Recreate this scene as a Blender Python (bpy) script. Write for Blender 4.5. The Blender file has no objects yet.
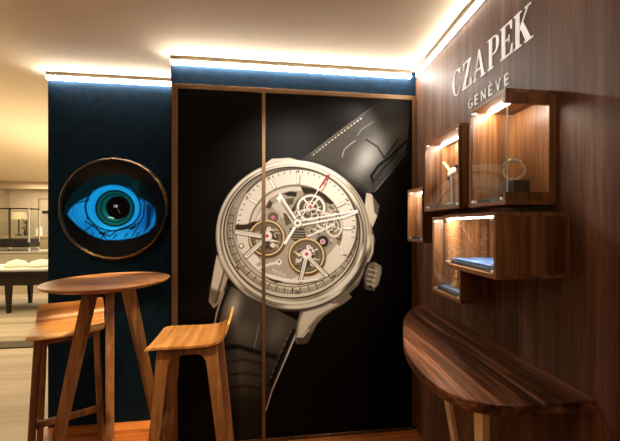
import bpy, bmesh, math, random
import numpy as np
from mathutils import Vector, Matrix

random.seed(7)
SC = bpy.context.scene
COL = SC.collection
PI = math.pi

# ------------------------------------------------------------------ camera
EYE = 1.40                                   # camera height
cam_d = bpy.data.cameras.new('camera')
cam_d.sensor_fit = 'HORIZONTAL'
cam_d.sensor_width = 36.0
cam_d.lens = 312.0 / 620.0 * 36.0
cam_d.shift_x = (310 - 327) / 620.0
cam_d.shift_y = (225 - 220.5) / 620.0
cam_d.clip_start = 0.05
cam = bpy.data.objects.new('camera', cam_d)
COL.objects.link(cam)
cam.location = (0, 0, EYE)
cam.rotation_euler = (PI / 2, 0, -math.radians(6.944))
SC.camera = cam

# ------------------------------------------------------------------ world, exposure, lamps out of frame, added fill lights
SC.view_settings.view_transform = 'Standard'
SC.view_settings.look = 'None'
SC.view_settings.exposure = 0.0
SC.view_settings.gamma = 1.0
SC.view_settings.use_curve_mapping = False
w = bpy.data.worlds.new('world')
SC.world = w
w.use_nodes = True
w.node_tree.nodes['Background'].inputs[0].default_value = (1.0, 0.78, 0.55, 1)
w.node_tree.nodes['Background'].inputs[1].default_value = 0.03


def spot(name, loc, target, energy, color, angle, blend=0.6, size=0.03):
    d = bpy.data.lights.new(name, 'SPOT')
    d.energy, d.color, d.spot_size, d.spot_blend, d.shadow_soft_size = energy, color, math.radians(angle), blend, size
    o = bpy.data.objects.new(name, d)
    COL.objects.link(o)
    o.location = loc
    o.rotation_euler = (Vector(target) - Vector(loc)).to_track_quat('-Z', 'Y').to_euler()
    return o


def area(name, loc, rot, sx, sy, energy, color):
    d = bpy.data.lights.new(name, 'AREA')
    d.shape, d.size, d.size_y, d.energy, d.color = 'RECTANGLE', sx, sy, energy, color
    o = bpy.data.objects.new(name, d)
    COL.objects.link(o)
    o.location = loc
    o.rotation_euler = rot
    return o


area('ceiling_fill', (-2.6, -0.2, 1.9), (PI, 0, 0), 1.4, 1.4, 36, (1.0, 0.80, 0.55))  # unseen upward fill added to brighten the ceiling on the camera side
area('ceiling_fill', (-2.4, 4.4, 1.1), (PI, 0, 0), 1.4, 2.2, 60, (1.0, 0.80, 0.50))  # added fill hidden behind the navy wall, lifts the shop ceiling
spot('ceiling_spot', (-1.25, 2.10, 2.40), (-1.16, 2.23, 0.20), 200, (1.0, 0.70, 0.38), 26, 0.5)
spot('ceiling_spot', (-0.86, 2.20, 2.40), (-0.96, 2.30, 0.0), 170, (1.0, 0.70, 0.38), 15, 0.5)
spot('ceiling_spot', (-0.30, 0.95, 2.40), (-0.58, 1.74, 0.80), 150, (1.0, 0.70, 0.38), 27, 0.8)
spot('ceiling_spot', (0.05, 0.30, 2.40), (0.05, 2.05, 1.42), 100, (1.0, 0.93, 0.85), 46, 0.65)
spot('ceiling_spot', (0.70, 1.60, 2.42), (0.10, 2.055, 1.55), 60, (1.0, 0.92, 0.82), 70, 0.6)  # added spot, makes the glare in the panel's upper right corner
spot('ceiling_spot', (-1.10, 0.90, 2.40), (-1.22, 2.37, 1.52), 12, (1.0, 0.92, 0.82), 30, 0.8)
area('shop_fill', (-4.8, 4.9, 2.40), (0, 0, 0), 3.6, 2.8, 105, (1.0, 0.80, 0.50))  # unseen area light put in to brighten the front of the shop
area('shop_fill', (-4.8, 7.4, 2.40), (0, 0, 0), 3.0, 1.6, 80, (1.0, 0.84, 0.60))  # same added fill for the rear of the shop


# ------------------------------------------------------------------ materials
def srgb(r, g, b):
    f = lambda v: (v / 255 / 12.92) if v / 255 <= 0.04045 else ((v / 255 + 0.055) / 1.055) ** 2.4
    return (f(r), f(g), f(b), 1)


def plain(name, col, rough=0.6, metal=0.0, spec=0.5, noise=0.0, nscale=30, emit=None, estr=0, coat=0.0):
    m = bpy.data.materials.new(name)
    m.use_nodes = True
    nt = m.node_tree
    b = nt.nodes['Principled BSDF']
    b.inputs['Base Color'].default_value = col
    b.inputs['Roughness'].default_value = rough
    b.inputs['Metallic'].default_value = metal
    b.inputs['Specular IOR Level'].default_value = spec
    b.inputs['Coat Weight'].default_value = coat
    if emit:
        b.inputs['Emission Color'].default_value = emit
        b.inputs['Emission Strength'].default_value = estr
    if noise:
        tc = nt.nodes.new('ShaderNodeTexCoord')
        n = nt.nodes.new('ShaderNodeTexNoise')
        n.inputs['Scale'].default_value = nscale
        n.inputs['Detail'].default_value = 6
        nt.links.new(tc.outputs['Object'], n.inputs['Vector'])
        r = nt.nodes.new('ShaderNodeValToRGB')
        k0, k1 = 1 - noise, 1 + noise
        r.color_ramp.elements[0].position, r.color_ramp.elements[1].position = 0.3, 0.7
        r.color_ramp.elements[0].color = (col[0] * k0, col[1] * k0, col[2] * k0, 1)
        r.color_ramp.elements[1].color = (min(1, col[0] * k1), min(1, col[1] * k1), min(1, col[2] * k1), 1)
        nt.links.new(n.outputs['Fac'], r.inputs['Fac'])
        nt.links.new(r.outputs['Color'], b.inputs['Base Color'])
    return m


def wood(name, dark, mid, light, axis='Z', scale=1.0, rough=0.45, plank=None, spec=0.4, lo=0.33, hi=0.69):
    """long grain along one axis, fine pores, broad bands; plank=(axis, width) adds boards of differing tone"""
    m = bpy.data.materials.new(name)
    m.use_nodes = True
    nt = m.node_tree
    N, L = nt.nodes.new, nt.links.new
    b = nt.nodes['Principled BSDF']
    b.inputs['Roughness'].default_value = rough
    b.inputs['Specular IOR Level'].default_value = spec
    tc = N('ShaderNodeTexCoord')
    src = tc.outputs['Object']
    if plank:
        ax, wd = plank
        sep = N('ShaderNodeSeparateXYZ'); L(src, sep.inputs[0])
        dv = N('ShaderNodeMath'); dv.operation = 'DIVIDE'; dv.inputs[1].default_value = wd
        L(sep.outputs[ax], dv.inputs[0])
        fl = N('ShaderNodeMath'); fl.operation = 'FLOOR'; L(dv.outputs[0], fl.inputs[0])
        wn = N('ShaderNodeTexWhiteNoise'); wn.noise_dimensions = '1D'; L(fl.outputs[0], wn.inputs['W'])
        add = N('ShaderNodeVectorMath'); add.operation = 'MULTIPLY_ADD'
        L(wn.outputs['Color'], add.inputs[0]); add.inputs[1].default_value = (7, 7, 7); L(src, add.inputs[2])
        src = add.outputs[0]

    def grain(across, along, detail, dist):
        mp = N('ShaderNodeMapping')
        mp.inputs['Scale'].default_value = tuple((along if 'XYZ'[i] == axis else across) * scale for i in range(3))
        L(src, mp.inputs['Vector'])
        n = N('ShaderNodeTexNoise')
        n.inputs['Scale'].default_value = 1.0
        n.inputs['Detail'].default_value = detail
        n.inputs['Distortion'].default_value = dist
        L(mp.outputs[0], n.inputs['Vector'])
        return n.outputs['Fac']
    broad, fine, pore = grain(9, 0.5, 3, 0.9), grain(55, 1.6, 4, 0.3), grain(230, 7, 2, 0)
    mx = N('ShaderNodeMath'); mx.operation = 'MULTIPLY_ADD'; L(fine, mx.inputs[0]); mx.inputs[1].default_value = 0.55; mx.inputs[2].default_value = -0.275
    sm = N('ShaderNodeMath'); sm.operation = 'ADD'; L(broad, sm.inputs[0]); L(mx.outputs[0], sm.inputs[1])
    px_ = N('ShaderNodeMath'); px_.operation = 'MULTIPLY_ADD'; L(pore, px_.inputs[0]); px_.inputs[1].default_value = 0.3; px_.inputs[2].default_value = -0.15
    s2 = N('ShaderNodeMath'); s2.operation = 'ADD'; L(sm.outputs[0], s2.inputs[0]); L(px_.outputs[0], s2.inputs[1])
    out = s2.outputs[0]
    if plank:
        pk = N('ShaderNodeMath'); pk.operation = 'MULTIPLY_ADD'; L(wn.outputs['Value'], pk.inputs[0]); pk.inputs[1].default_value = 0.22; pk.inputs[2].default_value = -0.11
        s3 = N('ShaderNodeMath'); s3.operation = 'ADD'; L(out, s3.inputs[0]); L(pk.outputs[0], s3.inputs[1])
        out = s3.outputs[0]
    r = N('ShaderNodeValToRGB')
    e = r.color_ramp.elements
    e[0].position, e[0].color = lo, dark
    e[1].position, e[1].color = hi, light
    k = e.new(0.5); k.color = mid
    L(out, r.inputs['Fac'])
    L(r.outputs['Color'], b.inputs['Base Color'])
    bp = N('ShaderNodeBump'); bp.inputs['Strength'].default_value = 0.08; bp.inputs['Distance'].default_value = 0.002
    L(out, bp.inputs['Height']); L(bp.outputs[0], b.inputs['Normal'])
    return m


def glass_mat(name, tint=(0.97, 0.98, 0.97), ior=1.45, refl=1.0):
    m = bpy.data.materials.new(name)
    m.use_nodes = True
    nt = m.node_tree
    nt.nodes.clear()
    N, L = nt.nodes.new, nt.links.new
    o = N('ShaderNodeOutputMaterial')
    t = N('ShaderNodeBsdfTransparent'); t.inputs[0].default_value = (*tint, 1)
    g = N('ShaderNodeBsdfGlossy'); g.inputs['Roughness'].default_value = 0.02; g.inputs[0].default_value = (refl, refl, refl, 1)
    f = N('ShaderNodeFresnel'); f.inputs[0].default_value = ior
    mx = N('ShaderNodeMixShader')
    ge = N('ShaderNodeNewGeometry')
    iv = N('ShaderNodeMath'); iv.operation = 'SUBTRACT'; iv.inputs[0].default_value = 1.0; L(ge.outputs['Backfacing'], iv.inputs[1])
    fm = N('ShaderNodeMath'); fm.operation = 'MULTIPLY'; L(f.outputs[0], fm.inputs[0]); L(iv.outputs[0], fm.inputs[1])
    L(fm.outputs[0], mx.inputs[0]); L(t.outputs[0], mx.inputs[1]); L(g.outputs[0], mx.inputs[2]); L(mx.outputs[0], o.inputs[0])
    return m


def attr_mat(name, rough, spec=0.5, coat=0.0):
    m = bpy.data.materials.new(name)
    m.use_nodes = True
    nt = m.node_tree
    b = nt.nodes['Principled BSDF']
    a = nt.nodes.new('ShaderNodeVertexColor')
    a.layer_name = 'print'
    nt.links.new(a.outputs['Color'], b.inputs['Base Color'])
    b.inputs['Roughness'].default_value = rough
    b.inputs['Specular IOR Level'].default_value = spec
    b.inputs['Coat Weight'].default_value = coat
    b.inputs['Coat Roughness'].default_value = 0.08
    return m


def lamp_mat(name, col, strength):
    m = bpy.data.materials.new(name)
    m.use_nodes = True
    nt = m.node_tree
    nt.nodes.clear()
    o = nt.nodes.new('ShaderNodeOutputMaterial')
    e = nt.nodes.new('ShaderNodeEmission')
    e.inputs[0].default_value = (*col, 1)
    e.inputs[1].default_value = strength
    nt.links.new(e.outputs[0], o.inputs[0])
    return m


M = {}
M['ceiling'] = plain('ceiling_paint', (0.76, 0.62, 0.45, 1), 0.9, spec=0.2, noise=0.03, nscale=3)
M['cream'] = plain('cream_wall', (0.62, 0.53, 0.40, 1), 0.85, spec=0.2, noise=0.02, nscale=2)
M['cream_dark'] = plain('tan_wall', (0.42, 0.34, 0.22, 1), 0.85, spec=0.2, noise=0.04, nscale=3)
M['white'] = plain('white_paint', (0.8, 0.77, 0.7, 1), 0.6)
M['navy'] = plain('navy_felt', (0.0034, 0.0180, 0.041, 1), 0.92, spec=0.15, noise=0.30, nscale=22)
M['walnut_wall'] = wood('walnut_veneer_wall', (0.036, 0.014, 0.007, 1), (0.125, 0.058, 0.033, 1), (0.25, 0.132, 0.083, 1), 'Z', 1.0, 0.55, spec=0.32, lo=0.24, hi=0.76)
M['walnut_z'] = wood('walnut_upright', (0.075, 0.026, 0.008, 1), (0.185, 0.074, 0.024, 1), (0.31, 0.140, 0.050, 1), 'Z', 1.3, 0.42)
M['walnut_y'] = wood('walnut_lengthwise', (0.075, 0.026, 0.008, 1), (0.185, 0.074, 0.024, 1), (0.31, 0.140, 0.050, 1), 'Y', 1.3, 0.42)
M['bar'] = wood('walnut_plank_top', (0.028, 0.009, 0.004, 1), (0.145, 0.054, 0.022, 1), (0.40, 0.175, 0.080, 1), 'Y', 2.0, 0.33, plank=(0, 0.085), lo=0.30, hi=0.72)
M['oak_x'] = wood('oiled_oak_seat', (0.26, 0.105, 0.022, 1), (0.46, 0.21, 0.055, 1), (0.66, 0.35, 0.11, 1), 'Y', 1.3, 0.38)
M['oak_z'] = wood('oiled_oak_leg', (0.13, 0.050, 0.014, 1), (0.25, 0.105, 0.032, 1), (0.38, 0.18, 0.060, 1), 'Z', 1.3, 0.42)
M['oak_top'] = wood('oiled_oak_top', (0.17, 0.068, 0.022, 1), (0.33, 0.145, 0.050, 1), (0.46, 0.23, 0.09, 1), 'X', 1.2, 0.36)
M['booth_floor'] = wood('cherry_floor', (0.26, 0.070, 0.014, 1), (0.38, 0.115, 0.024, 1), (0.48, 0.17, 0.040, 1), 'X', 1.0, 0.4, plank=(1, 0.12))
M['shop_floor'] = wood('pale_floor', (0.40, 0.32, 0.21, 1), (0.50, 0.41, 0.28, 1), (0.58, 0.49, 0.35, 1), 'X', 0.35, 0.45)
M['rug'] = wood('striped_rug', (0.26, 0.215, 0.15, 1), (0.44, 0.38, 0.28, 1), (0.56, 0.50, 0.39, 1), 'X', 0.4, 0.95, spec=0.1)
M['rug_edge'] = plain('rug_edge', (0.10, 0.085, 0.06, 1), 0.95)
M['bronze'] = plain('bronze_trim', (0.20, 0.11, 0.048, 1), 0.42, 0.6)
M['bronze_dark'] = plain('dark_bronze', (0.16, 0.105, 0.055, 1), 0.35, 0.85, noise=0.4, nscale=18)
M['channel'] = plain('lamp_channel', (0.28, 0.22, 0.14, 1), 0.5)
M['black'] = plain('black_paint', (0.012, 0.010, 0.009, 1), 0.5)
M['print'] = attr_mat('printed_panel', 0.40, 0.08)
M['eye'] = attr_mat('glowing_eye', 0.25, 0.12)
_nt = M['eye'].node_tree
_nt.links.new(_nt.nodes['Color Attribute'].outputs['Color'], _nt.nodes['Principled BSDF'].inputs['Emission Color'])
_nt.nodes['Principled BSDF'].inputs['Emission Strength'].default_value = 0.75  # the eye's own colours also drive a small emission
M['glass'] = glass_mat('case_glass')
M['dark_wood'] = plain('dark_stained_wood', (0.014, 0.008, 0.005, 1), 0.4, noise=0.2, nscale=12)
M['gold'] = plain('brushed_gold', (0.80, 0.56, 0.26, 1), 0.30, 1.0)
M['rose_gold'] = plain('rose_gold', (0.85, 0.62, 0.42, 1), 0.35, 0.6)
M['brass_leg'] = plain('pale_brass', (0.92, 0.76, 0.50, 1), 0.3, 0.25)
M['steel'] = plain('polished_steel', (0.82, 0.81, 0.78, 1), 0.28, 0.8)
M['blue_pad'] = plain('blue_leather', (0.055, 0.130, 0.30, 1), 0.55, noise=0.15, nscale=60)
M['navy_pad'] = plain('navy_leather', (0.012, 0.022, 0.050, 1), 0.45)
M['brown_leather'] = plain('brown_leather', (0.035, 0.018, 0.010, 1), 0.5)
M['dial_white'] = plain('white_dial', (0.8, 0.8, 0.78, 1), 0.3)
M['strap_black'] = plain('black_strap', (0.02, 0.02, 0.022, 1), 0.45)
M['letter'] = plain('white_letter', (0.90, 0.89, 0.86, 1), 0.6, spec=0.2, emit=(1.0, 0.95, 0.88, 1), estr=0.35)  # weak emission added so the letters come out bright white
M['leaf'] = plain('dark_leaf', (0.03, 0.045, 0.015, 1), 0.6)
M['shade'] = plain('linen_shade', (0.55, 0.42, 0.25, 1), 0.8, emit=(1.0, 0.72, 0.38, 1), estr=0.25)
M['cove'] = lamp_mat('led_cove', (1.0, 0.94, 0.85), 100.0)
M['cove_right'] = lamp_mat('led_cove_right', (1.0, 0.94, 0.87), 42.0)
M['cove_low'] = lamp_mat('led_cove_wall', (1.0, 0.94, 0.85), 90.0)
M['case_led'] = lamp_mat('led_case', (1.0, 0.90, 0.78), 200.0)


# ------------------------------------------------------------------ mesh helpers
def box(bm, x0, x1, y0, y1, z0, z1, mi=0):
    vs = [bm.verts.new(p) for p in ((x0, y0, z0), (x1, y0, z0), (x1, y1, z0), (x0, y1, z0),
                                    (x0, y0, z1), (x1, y0, z1), (x1, y1, z1), (x0, y1, z1))]
    for q in ((3, 2, 1, 0), (4, 5, 6, 7), (0, 1, 5, 4), (1, 2, 6, 5), (2, 3, 7, 6), (3, 0, 4, 7)):
        f = bm.faces.new([vs[i] for i in q]); f.material_index = mi
    return vs


def loft(bm, rings, cap=True, closed=True, mi=0):
    rs = [[bm.verts.new(p) for p in r] for r in rings]
    n = len(rs[0])
    for a, b in zip(rs, rs[1:]):
        for i in range(n if closed else n - 1):
            j = (i + 1) % n
            f = bm.faces.new((a[i], a[j], b[j], b[i])); f.material_index = mi
    if cap:
        bm.faces.new(rs[0][::-1]).material_index = mi
        bm.faces.new(rs[-1]).material_index = mi


def prism(bm, pts, fn, d0, d1, mi=0):
    """extrude a 2-D outline: fn(a, b, d) gives the 3-D point"""
    loft(bm, [[fn(a, b, d0) for a, b in pts], [fn(a, b, d1) for a, b in pts]], mi=mi)


def beam(bm, p, q, wa, wb, side, wa2=None, wb2=None):
    """tapered bar from p to q: wa along 'side', wb across it"""
    p, q, side = Vector(p), Vector(q), Vector(side)
    d = (q - p).normalized()
    s = (side - d * side.dot(d)).normalized()
    t = d.cross(s)
    wa2, wb2 = wa2 or wa, wb2 or wb
    loft(bm, [[p + s * a * wa / 2 + t * b * wb / 2 for a, b in ((-1, -1), (1, -1), (1, 1), (-1, 1))],
              [q + s * a * wa2 / 2 + t * b * wb2 / 2 for a, b in ((-1, -1), (1, -1), (1, 1), (-1, 1))]])


def hood(bm, x0, x1, y0, y1, z0, z1, th=0.008):
    r = lambda k, z: [(x0 + k, y0 + k, z), (x1 - k, y0 + k, z), (x1 - k, y1 - k, z), (x0 + k, y1 - k, z)]
    loft(bm, [r(th, z1 - th), r(th, z0), r(0, z0), r(0, z1)])


def lathe(bm, prof, n=32, at=(0, 0, 0), mi=0):
    rings = [[(at[0] + r * math.cos(2 * PI * i / n), at[1] + r * math.sin(2 * PI * i / n), at[2] + z) for i in range(n)] for r, z in prof]
    loft(bm, rings, mi=mi)


def tube(bm, path, r, n=10):
    path = [Vector(p) for p in path]
    rings = []
    for i, p in enumerate(path):
        d = (path[min(i + 1, len(path) - 1)] - path[max(i - 1, 0)]).normalized()
        u = d.cross(Vector((0, 0, 1)) if abs(d.z) < 0.9 else Vector((1, 0, 0))).normalized()
        v = d.cross(u)
        rr = r[i] if isinstance(r, (list, tuple)) else r
        rings.append([p + (u * math.cos(2 * PI * k / n) + v * math.sin(2 * PI * k / n)) * rr for k in range(n)])
    loft(bm, rings)


def obj(name, bm, m, parent=None, bevel=0.0, smooth=False, seg=2, angle=40):
    bmesh.ops.recalc_face_normals(bm, faces=bm.faces[:])
    me = bpy.data.meshes.new(name)
    bm.to_mesh(me); bm.free()
    for k in (m if isinstance(m, (list, tuple)) else [m]):
        me.materials.append(M[k])
    o = bpy.data.objects.new(name, me)
    COL.objects.link(o)
    if smooth:
        for p in me.polygons:
            p.use_smooth = True
        try:
            me.set_sharp_from_angle(angle=math.radians(angle))
        except Exception:
            pass
    if bevel:
        md = o.modifiers.new('bevel', 'BEVEL')
        md.width, md.segments, md.limit_method, md.angle_limit = bevel, seg, 'ANGLE', math.radians(35)
    if parent:
        o.parent = parent
    return o


def tag(o, label, cat, group=None):
    o['label'], o['category'] = label, cat
    if group:
        o['group'] = group
    return o


def thing(name, label, cat, loc=(0, 0, 0), rz=0.0, group=None):
    o = bpy.data.objects.new(name, None)
    COL.objects.link(o)
    o.location, o.rotation_euler = loc, (0, 0, rz)
    o.empty_display_size = 0.1
    return tag(o, label, cat, group)


def struct(name, bm, m, parent=None, bevel=0.0):
    o = obj(name, bm, m, parent, bevel)
    if parent is None:
        o['kind'] = 'structure'
    return o


def copy_tree(o, parent=None):
    c = o.copy(); COL.objects.link(c); c.parent = parent
    for ch in list(o.children):
        copy_tree(ch, c)
    return c


def one(fn, *a, **k):
    bm = bmesh.new(); fn(bm, *a, **k); return bm


# ------------------------------------------------------------------ the room (metres; +Y towards the watch wall, +X towards the walnut wall)
WX = 0.865            # walnut wall
PY = 2.055            # face of the watch wall
BY = 2.373            # face of the navy wall with the eye
CZ = 2.45             # ceiling
EDGE = -0.733         # left end of the watch wall
NAVY_L = -1.653       # left end of the navy wall

struct('floor', one(box, -9.2, -1.66, -2.5, 9.0, -0.06, 0.0), 'shop_floor')
bm = bmesh.new()
box(bm, -1.66, 1.0, -2.5, 2.75, -0.06, 0.0)
struct('floor_booth', bm, 'booth_floor')
bm = bmesh.new()
box(bm, -1.66, 1.0, 2.75, 9.0, -0.06, 0.0)
struct('floor_rear', bm, 'shop_floor')
struct('ceiling', one(box, -9.2, 1.0, -2.5, 9.0, CZ, CZ + 0.06), 'ceiling')
struct('wall_right', one(box, WX, WX + 0.1, -2.5, 2.75, 0, CZ), 'walnut_wall')
bm = bmesh.new()
box(bm, EDGE, WX, PY, BY + 0.35, 0, CZ)
struct('wall_back', bm, 'navy')
struct('wall_left', one(box, NAVY_L, EDGE, BY, BY + 0.35, 0, CZ), 'navy')
# shop beyond
struct('wall_far', one(box, -9.2, 1.0, 8.6, 8.7, 0, CZ), 'cream')
struct('wall_shop', one(box, -9.2, -9.1, -2.5, 8.6, 0, CZ), 'cream')
struct('wall_partition', one(box, -8.6, -6.86, 8.2, 8.6, 0, 2.36), 'cream_dark')
bm = bmesh.new(); box(bm, -6.86, -4.0, 8.35, 8.6, 2.28, CZ)
struct('ceiling_soffit', bm, 'ceiling')
bm = bmesh.new(); box(bm, -6.15, -4.6, 8.575, 8.6, 0, 2.04)
d = struct('door_1', bm, 'cream')
struct('door_frame', one(box, -6.18, -4.5, 8.56, 8.6, 2.04, 2.075), 'cream_dark', d)
struct('door_gap', one(box, -6.165, -6.15, 8.565, 8.6, 0, 2.04), 'cream_dark', d)
bm = bmesh.new()
arch = [(-6.80, 0.0), (-6.80, 1.75)] + [(-6.80 + 0.3 * (1 - math.cos(a)), 1.75 + 0.3 * math.sin(a)) for a in np.linspace(0.2, PI / 2, 7)] + [(-6.2, 2.05), (-6.2, 0.0)]
prism(bm, arch, lambda a, b, d_: (a, d_, b), 8.57, 8.6)
struct('trim_5', bm, 'cream')

# bronze edge strips of the watch wall and its base
FY = PY - 0.012
def strip(n, x0, x1, z0, z1, m='bronze', y0=FY, y1=PY):
    return struct('trim_%d' % n, one(box, x0, x1, y0, y1, z0, z1), m, bevel=0.002)
strip(1, EDGE + 0.008, EDGE + 0.042, 0.022, 2.283)
strip(2, WX - 0.030, WX - 0.001, 0.022, 2.283)
strip(3, EDGE + 0.042, WX - 0.030, 2.252, 2.283)
strip(4, EDGE + 0.042, WX - 0.030, 0.0, 0.022, 'bronze_dark')


# ------------------------------------------------------------------ the printed watch
# artwork coordinates of the print (u right, v down): a projective drawing frame fixed to the panel plane
_t = math.radians(6.944)
def artwork(X, Z):
    fw = X * math.sin(_t) + PY * math.cos(_t)
    r = X * math.cos(_t) - PY * math.sin(_t)
    return 327 + 312 * r / fw, 225 - 312 * (Z - EYE) / fw


class Painter:
    def __init__(s, U, V, bg):
        s.U, s.V = U, V
        s.C = np.tile(np.array(bg, float) / 255, (len(U), 1))

    def over(s, a, col):
        a = np.clip(a, 0, 1)
        i = np.nonzero(a > 0.003)[0]
        c = np.asarray(col, float) / 255
        c = c[i] if c.ndim == 2 else c
        s.C[i] = s.C[i] * (1 - a[i, None]) + c * a[i, None]

    def cov(s, sd, soft=0.35):                       # signed distance (inside < 0) -> coverage
        return np.clip(0.5 - sd / (2 * soft), 0, 1)

    def ell(s, cx, cy, rx, ry, rot=0.0):
        c, n = math.cos(rot), math.sin(rot)
        x, y = s.U - cx, s.V - cy
        x, y = x * c + y * n, -x * n + y * c
        q = np.hypot(x / rx, y / ry)
        return (q - 1) * min(rx, ry)

    def poly(s, pts):
        P = np.array(pts, float)
        d = np.full(len(s.U), 1e9); ins = np.zeros(len(s.U), bool)
        for (x0, y0), (x1, y1) in zip(P, np.roll(P, -1, 0)):
            ex, ey = x1 - x0, y1 - y0
            t = np.clip(((s.U - x0) * ex + (s.V - y0) * ey) / (ex * ex + ey * ey + 1e-9), 0, 1)
            d = np.minimum(d, np.hypot(s.U - x0 - t * ex, s.V - y0 - t * ey))
            if y0 != y1:
                c = ((y0 > s.V) != (y1 > s.V)) & (s.U < ex * (s.V - y0) / (y1 - y0) + x0)
                ins ^= c
        return np.where(ins, -d, d)

    def seg(s, pts, w):
        d = np.full(len(s.U), 1e9)
        for (x0, y0), (x1, y1) in zip(pts, pts[1:]):
            ex, ey = x1 - x0, y1 - y0
            t = np.clip(((s.U - x0) * ex + (s.V - y0) * ey) / (ex * ex + ey * ey + 1e-9), 0, 1)
            d = np.minimum(d, np.hypot(s.U - x0 - t * ex, s.V - y0 - t * ey))
        return d - w / 2

    def line(s, pts, w, col, a=1.0, soft=0.35):
        s.over(s.cov(s.seg(pts, w), soft) * a, col)

    def disc(s, cx, cy, r, col, a=1.0, ry=None, rot=0.0, soft=0.35):
        s.over(s.cov(s.ell(cx, cy, r, ry or r, rot), soft) * a, col)

    def ring(s, cx, cy, r, wd, col, a=1.0, ry=None, rot=0.0, soft=0.35, mask=None):
        m = s.cov(np.abs(s.ell(cx, cy, r, ry or r, rot)) - wd / 2, soft) * a
        s.over(m if mask is None else m * mask, col)

    def fill(s, pts, col, a=1.0, soft=0.35):
        s.over(s.cov(s.poly(pts), soft) * a, col)

    def glow(s, cx, cy, rx, ry, col, a, rot=0.0, clip=None):
        c, n = math.cos(rot), math.sin(rot)
        x, y = s.U - cx, s.V - cy
        x, y = x * c + y * n, -x * n + y * c
        m = np.exp(-((x / rx) ** 2 + (y / ry) ** 2)) * a
        s.over(m if clip is None else m * clip, col)


def ramp(t, stops):
    t = np.asarray(t)
    xs = [q[0] for q in stops]
    return np.stack([np.interp(t, xs, [q[1][k] for q in stops]) for k in range(3)], 1)


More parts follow.
